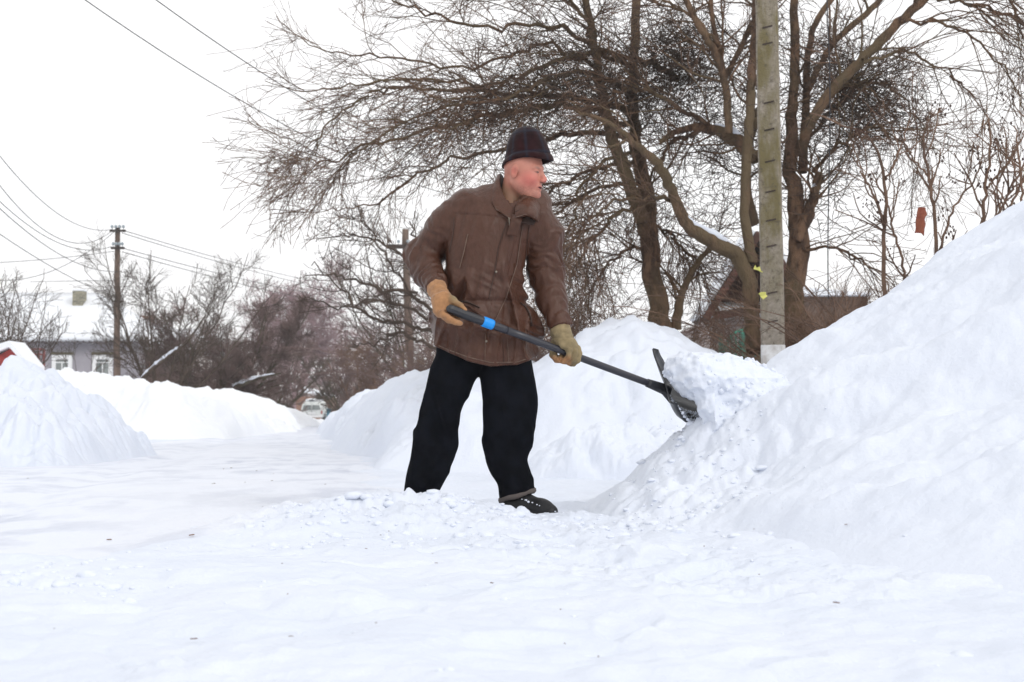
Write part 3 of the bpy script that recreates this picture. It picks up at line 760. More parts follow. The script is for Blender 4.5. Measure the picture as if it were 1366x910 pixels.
# surface lookup on the front of the jacket (for the trim sewn on it)
_jf = Vj[Vj[:, 1] < YM + .02]
def on_front(x, z, off=.004):
    d = (np.abs(_jf[:, 0] - x) ** 2 + np.abs(_jf[:, 2] - z) ** 2)
    k = np.argsort(d)[:12]; k = k[d[k] < .0006]
    y = _jf[k, 1].min() if len(k) else YM - .15
    return np.array([x, y - off, z])
def strip(name, pxs, r, m, parent, off=.001, sides=5, **k):
    pts = []
    pxs = np.array(pxs, float)
    t = np.linspace(0, len(pxs) - 1, max(6, (len(pxs) - 1) * 12))
    X_ = np.interp(t, range(len(pxs)), pxs[:, 0]); Y_ = np.interp(t, range(len(pxs)), pxs[:, 1])
    for a, b in zip(X_, Y_):
        g = J(a, b, -.14); pts.append(on_front(g[0], g[2], off))
    pts = np.array(pts); pts[:, 1] = np.convolve(np.pad(pts[:, 1], 2, 'edge'), np.ones(5) / 5, 'valid')
    mb = MB(); mb.tube(pts, r, sides); return mb.build(name, m, parent, True, **k)
strip('placket_edge', [(697, 300), (690, 350), (676, 395), (659, 432)], .0019, M['jacket_edge'], jacket)
strip('placket_edge', [(676, 296), (665, 330), (660, 363), (652, 400)], .0016, M['jacket_dark'], jacket)
strip('placket_edge', [(648, 447), (647, 482)], .0014, M['jacket_edge'], jacket)
strip('seam', [(671, 452), (672, 484)], .0012, M['jacket_dark'], jacket)
strip('seam', [(677, 452), (678, 484)], .0012, M['jacket_edge'], jacket)
strip('pocket_welt', [(613, 401), (626, 404), (640, 411)], .0036, M['jacket_dark'], jacket, .002)
strip('pocket_welt', [(615, 405), (627, 410), (640, 420)], .0045, M['jacket'], jacket, .004)
strip('pocket_welt', [(694, 402), (702, 408), (708, 420), (710, 434)], .004, M['jacket_dark'], jacket, .002)
strip('chest_zip', [(624, 312), (619, 335), (613, 357)], .0022, M['jacket_edge'], jacket)
strip('seam', [(605, 288), (604, 312), (598, 335)], .0016, M['jacket_dark'], jacket)
strip('seam', [(706, 300), (703, 330), (699, 362)], .0014, M['jacket_dark'], jacket)
strip('hem_edge', [(580, 459), (602, 468), (627, 477.5), (655, 484), (690, 483), (713, 475)], .0022, M['jacket_edge'], jacket, .0)
for (a, b) in ((662, 363), (649, 456)):
    g = J(a, b, -.14); q = on_front(g[0], g[2], .003)
    iv, it = icoball(2); child('snap_button', iv * np.array([.0052, .0028, .0052]) + q, jacket, None, it, M['metal_snap'])
# zip at the throat
zp = MB(); zp.tube([J(675, 283, -.135), J(679, 291, -.15), J(680, 303, -.153)], .0022, 6); zp.build('zip', M['metal_snap'], jacket, True)

# collar: one standing wing on his right, one folded and flapping on his left
def sheet(name, rows_, m, parent, th=.006, sub=6, noise=.002, **k):
    """rows_: list of rows of 3D control points -> smooth thick sheet"""
    R_ = np.array(rows_, float)
    def cr(a, n, ax):
        a = np.moveaxis(a, ax, 0); m_ = len(a); t = np.linspace(0, m_ - 1 - 1e-6, n); i = t.astype(int); f = (t - i)[(...,) + (None,) * (a.ndim - 1)]
        g = lambda q: a[np.clip(q, 0, m_ - 1)]
        p0, p1, p2, p3 = g(i - 1), g(i), g(i + 1), g(i + 2)
        o = .5 * ((2 * p1) + (-p0 + p2) * f + (2 * p0 - 5 * p1 + 4 * p2 - p3) * f * f + (-p0 + 3 * p1 - 3 * p2 + p3) * f ** 3)
        return np.moveaxis(o, 0, ax)
    R_ = cr(cr(R_, (R_.shape[0] - 1) * sub + 1, 0), (R_.shape[1] - 1) * sub + 1, 1)
    nr, nc = R_.shape[:2]
    du = np.gradient(R_, axis=0); dv = np.gradient(R_, axis=1); N_ = np.cross(du, dv); N_ /= np.linalg.norm(N_, axis=2, keepdims=True) + 1e-9
    R_ = R_ + N_ * (noise * n3(R_ * 28))[..., None]
    A_ = R_ + N_ * th / 2; B_ = R_ - N_ * th / 2
    V_ = np.concatenate([A_.reshape(-1, 3), B_.reshape(-1, 3)])
    idx = np.arange(nr * nc).reshape(nr, nc); o = nr * nc
    q = np.stack([idx[:-1, :-1], idx[1:, :-1], idx[1:, 1:], idx[:-1, 1:]], -1).reshape(-1, 4)
    ring = np.concatenate([idx[0, :-1], idx[:-1, -1], idx[-1, ::-1][:-1], idx[::-1, 0][:-1]])
    rn = np.roll(ring, -1)
    side = np.stack([ring, rn, rn + o, ring + o], 1)
    return child(name, V_, parent, np.concatenate([q, q[:, ::-1] + o, side]), None, m, **k)
col_in = [(J(726, 262, .06)), (J(715, 238, .10)), (J(694, 228, .13)), (J(672, 226, .10)), (J(662, 236, .04)), (J(664, 256, -.03)), (J(674, 276, -.085)), (J(686, 287, -.12))]
top = [J(722, 262, .04), J(708, 246, .085), J(690, 238, .11), J(674, 242, .085), J(668, 233, .02), J(667, 248, -.055), J(676, 268, -.105), J(690, 284, -.125)]
fold = [J(724, 264, .05), J(711, 247, .10), J(690, 238, .125), J(672, 240, .10), J(664, 236, .02), J(660, 252, -.065), J(669, 272, -.115), J(687, 287, -.135)]
outr = [J(728, 276, .06), J(718, 262, .12), J(692, 254, .155), J(667, 256, .12), J(655, 258, .02), J(654, 264, -.075), J(662, 279, -.130), J(683, 293, -.150)]
sheet('collar', [top, fold, outr], M['jacket'], jacket, .009, 8, .003)
inn = [J(722, 285, .02), J(708, 270, .085), J(690, 268, .10), J(674, 262, .075), J(668, 262, .01), J(669, 272, -.06), J(678, 285, -.10), J(691, 296, -.12)]
sheet('collar_lining_shade', [inn, top], M['jacket_dark'], jacket, .004, 8, .001)
strip_pts = np.array([outr[3], outr[4], outr[5], outr[6], outr[7]])
mb = MB(); tq = np.linspace(0, 4, 30); mb.tube(np.stack([np.interp(tq, range(5), strip_pts[:, c_]) for c_ in range(3)], 1) + np.array([0, -.003, 0]), .0022, 6); mb.build('collar_edge_crease', M['jacket_edge'], jacket, True)
# flapping left wing of the collar
wing = [[J(690, 270, -.10), J(704, 265, -.09), J(717, 267, -.05), J(724, 274, .0)],
        [J(688, 275, -.135), J(703, 269, -.135), J(716, 273, -.10), J(723, 281, -.05)],
        [J(687, 283, -.160), J(702, 277, -.178), J(715, 281, -.155), J(720, 288, -.10)],
        [J(688, 290, -.165), J(702, 286, -.190), J(713, 290, -.170), J(718, 295, -.12)],
        [J(690, 292, -.140), J(703, 288, -.150), J(712, 292, -.140), J(716, 296, -.10)]]
sheet('collar_wing', wing, M['jacket'], jacket, .007, 7, .004)
wl = np.array(wing[3]); tq = np.linspace(0, 3, 24); mb = MB(); mb.tube(np.stack([np.interp(tq, range(4), wl[:, c_]) for c_ in range(3)], 1) + np.array([0, -.006, 0]), .0022, 6); mb.build('collar_edge_crease', M['jacket_edge'], jacket, True)
for row, m_ in ((0, 'jacket_edge'), (2, 'jacket_dark')):  # pale rim line, then a dark strip painting the shade of a crease
    wl = np.array(wing[row]); mb = MB(); mb.tube(np.stack([np.interp(tq, range(4), wl[:, c_]) for c_ in range(3)], 1) + np.array([0, -.005, .001]), .0018, 6); mb.build('collar_edge_crease', M[m_], jacket, True)
sheet('collar_lining_shade', [[J(690, 287, -.13), J(703, 285, -.13), J(716, 289, -.09)], [J(688, 296, -.150), J(700, 298, -.150), J(712, 300, -.12)]], M['jacket_dark'], jacket, .004, 7, .002)  # dark sheet standing in for the shade in the hollow under the wing
sheet('storm_flap', [[J(684, 286, -.145), J(690, 287, -.160), J(697, 292, -.155)], [J(681, 297, -.158), J(688, 297, -.168), J(694, 300, -.165)], [J(676, 314, -.152), J(683, 314, -.158), J(689, 316, -.155)]], M['jacket'], jacket, .006, 7, .002)
child('shirt', *[ (lambda r: r[0])(field(tuple(J(660, 292, -.13)), tuple(J(712, 262, .10)), .006, lambda p: smax(cone(p, J(683, 240, .03), J(679, 292, -.03), .055, .075), -(J(680, 276, 0)[2] - p[..., 2]), .01)))], man, field(tuple(J(660, 292, -.13)), tuple(J(712, 262, .10)), .006, lambda p: smax(cone(p, J(683, 240, .03), J(679, 292, -.03), .055, .075), -(J(680, 276, 0)[2] - p[..., 2]), .01))[1], None, M['shirt'])
# elastic cuffs
for (e0, e1, r) in ((armR[3], armR[4], .0485), (armL[3], armL[4], .0505)):
    n = (e1 - e0) / np.linalg.norm(e1 - e0)
    pts = [e1 - n * .034, e1 - n * .022, e1 - n * .01, e1 + n * .004, e1 + n * .008]
    V_, Q_ = tubes(np.array(pts)[None], np.array([[r * 1.06, r * 1.0, r * .99, r * .97, r * .82]]), 48)
    a_ = np.arange(len(V_)) % 48
    cc = np.repeat(np.array(pts), 48, 0); V_ = cc + (V_ - cc) * (1 + .035 * np.sin(a_ / 48 * 2 * PI * 12) + .02 * n3(V_ * 40))[:, None]
    child('cuff', V_, jacket, Q_, None, M['jacket'])

# ---- trousers
legR = [(470, 581, 652, .095, .0), (490, 573, 643, .102, .0), (520, 568, 629, .095, -.005), (548, 559, 616, .088, -.01), (572, 552, 610, .083, -.01), (592, 549, 611, .082, .0),
        (615, 546, 603, .08, .01), (640, 541, 592, .075, .02), (660, 538, 584, .072, .025), (676, 537, 580, .07, .025), (684, 537, 580, .07, .025)]
legL = [(470, 640, 709, .095, .0), (490, 641, 712, .104, .0), (520, 642, 716, .1, -.005), (548, 643, 718, .09, -.02), (572, 644, 716, .088, -.02), (595, 645, 710, .082, -.01),
        (615, 649, 705, .08, .0), (630, 655, 709, .078, .01), (645, 664, 713, .075, .01), (657, 667, 715, .07, .01), (664, 667, 714, .068, .01)]
def leg(p, L_):
    zz_ = [zJ(r[0]) for r in L_]
    return loft(p, zz_, [GX((r[1] + r[2]) / 2, YM) for r in L_], [YM + r[4] for r in L_], [GX(683 + (r[2] - r[1]) / 2, YM) for r in L_], [r[3] for r in L_], 2.15)
def trous_fn(p):
    a = leg(p, legR); b = leg(p, legL)
    z = p[..., 2]
    a = np.maximum(a, zJ(673) - z + .25 * (p[..., 0] - GX(560, YM)) * -1); 
    b = smax(b, (zJ(663) - z) + .28 * (p[..., 0] - GX(690, YM)), .004)
    f = smin(a, b, .02)
    hip = loft(p, [zJ(484), zJ(420)], [GX(645, YM)] * 2, [YM] * 2, [.195, .18], [.10, .09], 2.2)
    hip = smax(hip, zJ(476) - z, .03); hip = np.maximum(hip, z - zJ(440)); f = np.maximum(f, z - zJ(445))
    f = smin(f, hip, .03)
    act = np.abs(f) < .03; q = p[act]
    zz_ = q[:, 2]; 
    kn = np.exp(-((zz_ - zJ(570)) / .12) ** 2); an = sstep(zz_, zJ(600), zJ(650))
    w = n3(q, 7.) * .6
    k = ridge(zz_ / .10 + w * 2.6 + q[:, 0] * 4 + q[:, 1] * 5); v = n3(np.stack([q[:, 0] * 14 + zz_ * 4, q[:, 1] * 10, zz_ * 2.4], -1), 1., 3.)
    disp = (.0025 * kn + .0055 * an) * (1 - 2 * np.sqrt(n3(np.stack([q[:, 0] * 8, q[:, 1] * 8, q[:, 2] * 17 + q[:, 0] * 7], -1), 1., 2.) ** 2 + .03)) + .010 * n3(q, 5., 9.) * (.3 + an + .6 * kn) + .013 * ((1 - np.sqrt(v * v + .03)) ** 2 - .45) * (1 - .5 * an) + .0015 * n3(q, 30.)
    f = f.copy(); f[act] -= disp
    return f
lo = J(525, 690, -.2); hi = J(730, 440, .2)
Vt, Qt = field((lo[0], lo[1], 0.0), (hi[0], hi[1], hi[2]), .0062, trous_fn)
trousers = child('trousers', Vt, man, Qt, None, M['trousers'])
# turned-up grey edge of the left leg
rc = J(690, 660, .01)
th_ = np.linspace(0, 2 * PI, 49)[:-1]
ring = np.stack([rc[0] + .0765 * np.cos(th_), rc[1] + .072 * np.sin(th_), rc[2] + .022 * np.cos(th_) - .002], 1)
rows_ = []
for dr, dz in ((.0, .013), (.007, .006), (.008, -.003), (.002, -.010), (-.006, -.008)):
    q = ring.copy(); q[:, 0] += dr * np.cos(th_); q[:, 1] += dr * np.sin(th_); q[:, 2] += dz + .002 * np.sin(th_ * 5); rows_.append(q)
V_ = np.concatenate(rows_); i = np.arange(4)[:, None] * 48; j = np.arange(48)[None]; jn = (j + 1) % 48
child('trouser_cuff', V_, trousers, np.stack([i + j, i + jn, i + 48 + jn, i + 48 + j], -1).reshape(-1, 4), None, M['cuffgrey'])

# ---- boots
def boot_fn(heel, toe, shaft_top):
    def f(p):
        g = np.array([heel[0], heel[1], heel[2]]); t = np.array(toe); d = t - g; L_ = np.linalg.norm(d)
        m = g + d * .45; bm = g + d * .8
        e = chain(p, [g + (0, 0, .045), m + (0, 0, .05), bm + (0, 0, .036), t + (0, 0, .03)], [.044, .043, .042, .031], .03)
        e = smin(e, chain(p, [g + d * .12 + (0, 0, .06), shaft_top], [.046, .056], .03), .045)
        e = smax(e, (g[2] + .014) - p[..., 2], .004)
        sole = chain(p, [g + (0, 0, .012), bm + (0, 0, .012), t + (0, 0, .014)], [.046, .05, .036], .02)
        sole = smax(sole, np.abs(p[..., 2] - g[2] - .008) - .012, .003)
        return np.minimum(e, sole) + .002 * n3(p * 25)
    return f
hl = J(679, 683, .03); hl[2] = .005; tl = J(735, 683, -.1); tl[2] = .002
V_, Q_ = field((hl[0] - .09, hl[1] - .23, -.02), (tl[0] + .07, hl[1] + .1, .19), .005, boot_fn(hl, tl, J(690, 650, .02)))
boot = child('boot', V_, man, Q_, None, M['boot'])
hr = J(572, 683, .05); hr[2] = .0; tr = J(548, 683, -.13); tr[2] = .0
V_, Q_ = field((tr[0] - .09, tr[1] - .08, -.03), (hr[0] + .08, hr[1] + .1, .19), .006, boot_fn(hr, tr, J(561, 650, .02)))
child('boot', V_, man, Q_, None, M['boot'])
# snow caught on the left boot
V_, T_ = scatter(46, lambda r, n: r.uniform(hl[0] + .05, tl[0] + .03, n), lambda r, n: r.uniform(tl[1] - .03, hl[1], n), lambda x, y: .098 - .36 * (x - hl[0] - .03), (.003, .009), 71)
child('snow_dusting', V_, boot, None, T_, M['snow_soft'])

# ---- shovel
sg = J(597, 411, -.33); sb = J(880, 517, .15)
sd = (sb - sg); SL = np.linalg.norm(sd); sd = sd / SL
def sh(px): return sg + sd * SL * (px - 597) / (880 - 597)
shovel = empty('snow_shovel', tuple(float(v) for v in (J(905, 560, .15) * np.array([1, 1, 1]))), label='black snow shovel with a blue ring on its shaft, held in both gloved hands', cat='snow shovel')
side = np.cross(sd, [0, 0, 1]); side /= np.linalg.norm(side); upv = np.cross(side, sd)
def oval_tube(name, a, b, ra, rb, m, parent, flat=.8, rings=8, prof=None, sides=24, grooves=0):
    t = np.linspace(0, 1, rings); V_ = []
    for q in t:
        r = ra + (rb - ra) * q
        if prof is not None: r *= np.interp(q, prof[0], prof[1])
        an = np.arange(sides) / sides * 2 * PI
        rr_ = r * (1 - (grooves * .10 * (np.abs(np.sin(an * 4)) ** .4 - .6) if grooves else 0))
        V_.append((a + (b - a) * q)[None] + (rr_ * np.cos(an) * flat)[:, None] * side + (rr_ * np.sin(an))[:, None] * upv)
    V_ = np.concatenate(V_); i = np.arange(rings - 1)[:, None] * sides; j = np.arange(sides)[None]; jn = (j + 1) % sides
    Q_ = np.stack([i + j, i + jn, i + sides + jn, i + sides + j], -1).reshape(-1, 4)
    V_ = np.concatenate([V_, [a], [b]]); n = len(V_)
    T_ = [[n - 2, (k + 1) % sides, k] for k in range(sides)] + [[n - 1, (rings - 1) * sides + k, (rings - 1) * sides + (k + 1) % sides] for k in range(sides)]
    return child(name, V_, parent, Q_, T_, m)
oval_tube('shaft', sh(665), sh(884), .0165, .0155, M['shaft'], shovel, .85)
oval_tube('handle_grip', sh(596), sh(645), .0200, .0190, M['plastic'], shovel, .9, 24, ([0, .03, .09, .5, 1], [.35, .75, 1, 1.0, .98]), 48, 1)
oval_tube('shaft_sleeve', sh(630), sh(672), .0185, .018, M['shaft'], shovel, .9, 10, ([0, .04, .9, .97, 1], [.96, 1, 1, 1.05, .95]))
oval_tube('blue_ring', sh(641), sh(654), .0225, .0225, M['blue'], shovel, .95, 8, ([0, .1, .9, 1], [.93, 1, 1, .93]))
# scoop
wv = np.array([.08, -.22, -.23]); wv -= sd * (wv @ sd); wv /= np.linalg.norm(wv); nv = np.cross(wv, sd); nv /= np.linalg.norm(nv)
if nv[0] < 0: nv = -nv
us = np.linspace(0, 1, 26); ws = np.linspace(-1, 1, 35)
def scoop_pt(u, w, off=0.0):
    d = -.005 + .33 * u + .03 * (1 - u) * (w * w) * -1 + .0
    curl = .085 * (1 - np.clip(u / .45, 0, 1)) ** 2.0           # back wall rises
    bow = .052 * np.abs(w) ** 5 * np.clip(u * 8 + .4, 0, 1) * (1 - .4 * u)                        # sides turn up
    rib = .004 * np.cos(w * PI * 5) * (u > .25)
    return sb + sd * (d + .035 * (1 - np.clip(u / .38, 0, 1)) ** 1.2 * 0 - .0) + wv * w * (.185 + .01 * u) + nv * (curl + bow + rib - .035 + off)
Vs = np.array([[scoop_pt(u, w) for w in ws] for u in us]); Vo = np.array([[scoop_pt(u, w, -.009) for w in ws] for u in us])
nr, nc = Vs.shape[:2]; idx = np.arange(nr * nc).reshape(nr, nc); o = nr * nc
q = np.stack([idx[:-1, :-1], idx[1:, :-1], idx[1:, 1:], idx[:-1, 1:]], -1).reshape(-1, 4)
rg = np.concatenate([idx[0, :-1], idx[:-1, -1], idx[-1, ::-1][:-1], idx[::-1, 0][:-1]]); rn = np.roll(rg, -1)
child('scoop', np.concatenate([Vs.reshape(-1, 3), Vo.reshape(-1, 3)]), shovel, np.concatenate([q, q[:, ::-1] + o, np.stack([rg, rn, rn + o, rg + o], 1)]), None, M['plastic'])
oval_tube('socket', sh(862), sh(893), .019, .027, M['plastic'], shovel, .9, 8)
for s in (-1, 1):
    mb = MB(); mb.bar(sh(880), sb + sd * .10 + wv * s * .09 - nv * .022, .012, .02, nv); mb.build('brace', M['plastic'], shovel)

# ---- gloves
tan = np.array([.33, .17, .08]); olive = np.array([.20, .155, .085])
def glove(name, lo, hi, fn, tint):
    V_, Q_ = field(lo, hi, .0029, fn)
    c_ = tint(V_); c_ = c_ * (1 + .22 * n3(V_ * 50) + .12 * n3(V_ * 150))[:, None]
    return child(name, V_, man, Q_, None, M['glove'], col=np.clip(c_, 0, 1))
ax0 = armR[4]
def g1(p):
    w0 = armR[4]; w1 = J(586, 392, -.20)
    d = chain(p, [w0, w1], [.037, .036], .02)
    d = smin(d, chain(p, [w1, J(590, 402, -.255), J(591, 413, -.275)], [.036, .040, .034], .02), .02)
    d = smin(d, ell(p, J(585, 408, -.25), (.024, .045, .045)), .02)
    # four fingers closing round the grip, unequal and bent
    fs = [[(590, 418, -.31), (598, 425, -.335), (607, 429.5, -.335), (614, 431, -.315)],
          [(590, 419, -.295), (598, 427, -.300), (608, 430, -.285), (612, 424, -.27)],
          [(591, 416, -.275), (600, 425, -.27), (610, 426, -.262), (614, 419, -.262)],
          [(592, 412, -.255), (601, 420, -.25), (611, 420, -.25), (615, 413, -.262)]]
    for i_, f_ in enumerate(fs):
        r = [.0150, .0132, .0118, .0092] if i_ < 3 else [.014, .012, .0105, .0085]
        d = smin(d, chain(p, [J(*q) for q in f_], r, .004), .004)
    d = smin(d, chain(p, [J(592, 395, -.25), J(603, 401, -.275), J(612, 408, -.29), J(620, 415, -.295)], [.022, .0175, .0150, .0115], .01), .012)
    nn = (armR[4] - armR[3]) / np.linalg.norm(armR[4] - armR[3]); d = smin(d, cone(p, armR[4] - nn * .015, armR[4] + nn * .03, .038, .041), .012)
    d = smax(d, -cone(p, sg - sd * .004, sg + sd * .2, .0185, .0185), .004)
    u = (p @ np.array([.5, 0, -.86], np.float32))
    q = n3(p, 32.)
    return d + .0018 * n3(p, 55.) - .0022 * (1 - 2 * np.abs(q)) + .003 * np.exp(-((u - (w1 @ np.array([.5, 0, -.86])) + .004) / .006) ** 2)
def t1(V):
    w = sstep(V[:, 0], GX(596, 6.05), GX(606, 6.05))[:, None] * sstep(V[:, 2], J(600, 415, -.25)[2], J(600, 395, -.25)[2])[:, None]
    return tan * (1 - w) + olive * w
lo = J(565, 440, -.40); hi = J(632, 366, -.08)
glove('glove', (lo[0] + .0, lo[1], lo[2]), (hi[0], hi[1] + .0, hi[2]), g1, t1)
dyh = -.33 + .48 * (760 - 597) / 283.
def g2(p):
    w0 = J(747, 438, -.055); w1 = J(750, 449, dyh - .005)
    d = chain(p, [w0, w1], [.041, .040], .02)
    d = smin(d, chain(p, [w1, J(754, 458, dyh - .012), J(757, 464, dyh - .004)], [.038, .040, .036], .02), .02)
    d = smin(d, ell(p, J(758, 462, dyh - .005), (.042, .042, .030)), .018)
    for i_, (u, L_) in enumerate(((749, .95), (755.5, 1.05), (762, 1.0), (768, .85))):
        ysft = 411 + 106 * (u - 597) / 283.; dv = -.33 + .48 * (u - 597) / 283.
        pts = [J(u + 3, ysft - 11, dv - .018), J(u + 4.5, ysft - 3, dv - .036), J(u + 3, ysft + 6, dv - .034), J(u - 3 * L_, ysft + 11, dv - .020), J(u - 9 * L_, ysft + 10.5, dv - .003)]
        if i_ == 0: pts = [J(u + 3, ysft - 9, dv + .006), J(u + 3, ysft + 2, dv + .024), J(u + 1, ysft + 9, dv + .016), J(u - 5, ysft + 12, dv - .006), J(u - 9, ysft + 9, dv - .02)]
        r = np.array([.0140, .0130, .0122, .0115, .0098]) * (1 if i_ < 3 else .9)
        d = smin(d, chain(p, pts, r, .004), .003)
    d = smin(d, chain(p, [J(744, 452, dyh - .005), J(738, 462, dyh + .018), J(738, 473, dyh + .014), J(742, 480, dyh - .004)], [.021, .018, .0155, .012], .01), .012)
    d = smin(d, cone(p, J(746.5, 437, -.05), J(748, 445, -.065), .043, .0425), .008)
    d = smax(d, -cone(p, sh(725), sh(795), .0175, .0175), .003)
    q = n3(p, 30., 3.)
    return d + .0018 * n3(p, 55.) - .0022 * (1 - 2 * np.abs(q)) + .003 * np.exp(-((p[..., 2] - J(750, 452)[2]) / .005) ** 2)
def t2(V):
    w = sstep(V[:, 2], J(750, 470, -.07)[2], J(750, 480, -.07)[2])[:, None] * (1 - sstep(V[:, 0], GX(758, 6.2), GX(766, 6.2)))[:, None]
    return (olive * 1.15) * (1 - w) + tan * w * .85
lo = J(725, 500, -.2); hi = J(784, 430, .06)
glove('glove', tuple(lo), tuple(hi), g2, t2)

# ---- the snow lying on and sliding off the shovel
def load_fn(p):
    d = ell(p, J(914, 492, .08), (.10, .11, .055))
    d = smin(d, ell(p, J(948, 545, .0), (.05, .08, .055)), .05)
    d = smin(d, ell(p, J(950, 505, .07), (.17, .16, .105)), .05)
    d = smin(d, ell(p, J(1003, 548, .08), (.15, .18, .12)), .06)
    d = smin(d, ell(p, J(1012, 548, .15), (.14, .18, .10)), .05)
    d = smin(d, ell(p, J(1003, 525, .12), (.17, .2, .115)), .07)
    d = smin(d, ell(p, J(968, 574, .06), (.13, .15, .05)), .07)
    d = smin(d, ell(p, J(1030, 585, .0), (.16, .16, .06)), .07)
    act = np.abs(d) < .05; q = p[act]
    n = .022 * n3(q, 5.) + .014 * n3(q, 12., 3.) + .009 * (1 - 2 * np.abs(n3(q, 22., 5.))) + .006 * n3(q, 48.) + .003 * n3(q, 90.)
    d = d.copy(); d[act] -= n
    return d
lo = J(868, 620, -.25); hi = J(1075, 455, .42)
V_, Q_ = field((lo[0], lo[1], lo[2]), (hi[0], hi[1], hi[2]), .006, load_fn)
tag(child('snow_load', V_, None, Q_, None, M['snow_dirty']), 'lumpy heap of snow lying on the shovel blade and sliding onto the tall bank', 'snow load')
# broken chunks and powder on the load and spilling down its lower edge
r_ = np.random.default_rng(78)
Vn_ = V_[r_.choice(len(V_), 1500)]; Vn_ = Vn_[(Vn_[:, 1] < YM + .12)][:560]
R_ = .0015 + .013 * r_.random(len(Vn_)) ** 7
dd = IV[None] * R_[:, None, None] * (1 + .3 * n3(IV[None] * 1.7 + r_.random((len(Vn_), 3))[:, None] * 40))[..., None]
Tl_ = (IT[None] + (np.arange(len(Vn_)) * len(IV))[:, None, None]).reshape(-1, 3)
tag(obj('snow_chunks', raw_mesh('snow_chunks', (dd + Vn_[:, None]).reshape(-1, 3), None, Tl_, M['snow_soft'])), 'small broken chunks and powder on the heap carried by the shovel', 'snow chunks', kind='stuff')
# crumbs on the black edge of the blade and in the air below it
def blade_pt(r, n):
    return np.array([scoop_pt(u, w, .006) for u, w in zip(r.uniform(.12, .98, n), 1 - r.random(n) ** 1.6 * .75)])
r_ = np.random.default_rng(77); bp_ = blade_pt(r_, 900); R_ = .0018 + .006 * r_.random(len(bp_)) ** 3
Vg = (IV[None] * R_[:, None, None] + bp_[:, None]).reshape(-1, 3); Tg = (IT[None] + (np.arange(len(bp_)) * len(IV))[:, None, None]).reshape(-1, 3)
fr = np.array([J(a, b, .05) for a, b in zip(r_.normal(905, 22, 60), r_.normal(572, 14, 60))]); fr = fr[(fr[:, 2] > .2)]
R_ = .0012 + .0025 * r_.random(len(fr)) ** 2
Vf = (IV[None] * R_[:, None, None] + fr[:, None]).reshape(-1, 3); Tf = (IT[None] + (np.arange(len(fr)) * len(IV))[:, None, None]).reshape(-1, 3) + len(Vg)
tag(obj('snow_grains', raw_mesh('snow_grains', np.concatenate([Vg, Vf]), None, np.concatenate([Tg, Tf]), M['snow_soft'])), 'powdery snow grains stuck to the black shovel blade and falling below it', 'snow grains', kind='stuff')
# ================================================================== TREES AND SHRUBS
def unit(v): return v / (np.linalg.norm(v, axis=-1, keepdims=True) + 1e-9)
def grow(par, pr, n, length, angle, k, rng, trop=(0, 0, 0), tmin=.15, tmax=1.0, rr=.6, rmax=1e9, rtip=.0015, wander=.18, curl=0.0, bias=None, flat=1.0):
    """children of every parent polyline. par (N,k,3) pr (N,k)"""
    N, kp, _ = par.shape
    if isinstance(n, np.ndarray): cnt = rng.poisson(n)
    elif isinstance(n, float): cnt = rng.poisson(n, N)
    else: cnt = np.full(N, n)
    idx = np.repeat(np.arange(N), cnt); m = len(idx)
    t = (tmin + (tmax - tmin) * rng.random(m)) * (kp - 1); i = np.minimum(t.astype(int), kp - 2); f = (t - i)[:, None]
    a = par[idx, i]; b = par[idx, i + 1]; pos = a + (b - a) * f
    r0 = pr[idx, i] * (1 - f[:, 0]) + pr[idx, i + 1] * f[:, 0]
    tan = unit(b - a)
    rv = rng.normal(size=(m, 3)); rv[:, 1] *= flat
    per = unit(rv - (rv * tan).sum(1, keepdims=True) * tan)
    ang = np.radians(angle[0] + (angle[1] - angle[0]) * rng.random(m))[:, None]
    d = tan * np.cos(ang) + per * np.sin(ang)
    if bias is not None: d = unit(d + np.array(bias))
    L_ = length[0] + (length[1] - length[0]) * rng.random(m) ** 1.3
    L_ = L_ * (1.0 - .72 * t / (kp - 1))
    st = (L_ / (k - 1))[:, None]
    out = np.empty((m, k, 3)); out[:, 0] = pos
    cr = rng.normal(size=(m, 3)) * curl
    tr = np.array(trop)
    for j in range(1, k):
        out[:, j] = out[:, j - 1] + d * st
        d = unit(d + rng.normal(size=(m, 3)) * wander + cr + tr)
    r = np.minimum(r0 * rr, rmax)
    R_ = r[:, None] + (rtip - r[:, None]) * np.linspace(0, 1, k)[None] ** .8
    return out, np.maximum(R_, rtip * .8)
def cat(*ps):
    return ps
R_g = np.random.default_rng
class Tree:
    def __init__(s, name, base, **k):
        s.o = empty(name, base, **k); s.l = []; s.s = []
    def limb(s, P_, R_, sides=8): s.l.append((P_, R_, sides)); return s
    def twigs(s, P_, R_, sides=3): s.s.append((P_, R_, sides)); return s
    def finish(s, bark, twig, tname='trunk', cname='crown', jag=0.0):
        if s.l: s._b(s.l, tname, bark, jag)
        if s.s: s._b(s.s, cname, twig, 0)
        return s.o
    def _b(s, L_, name, m, jag):
        V, Q = [], []; n = 0
        for P_, R_, sd_ in L_:
            v, q = tubes(P_, R_, sd_); V.append(v); Q.append(q + n); n += len(v)
            if jag:
                c = np.repeat(P_.reshape(-1, 3), sd_, 0); r_ = v - c
                V[-1] = c + r_ * (1 + jag * n3(v * 9)[:, None] + jag * .6 * n3(v * 23)[:, None])
        child(name, np.concatenate(V), s.o, np.concatenate(Q), None, m, True)
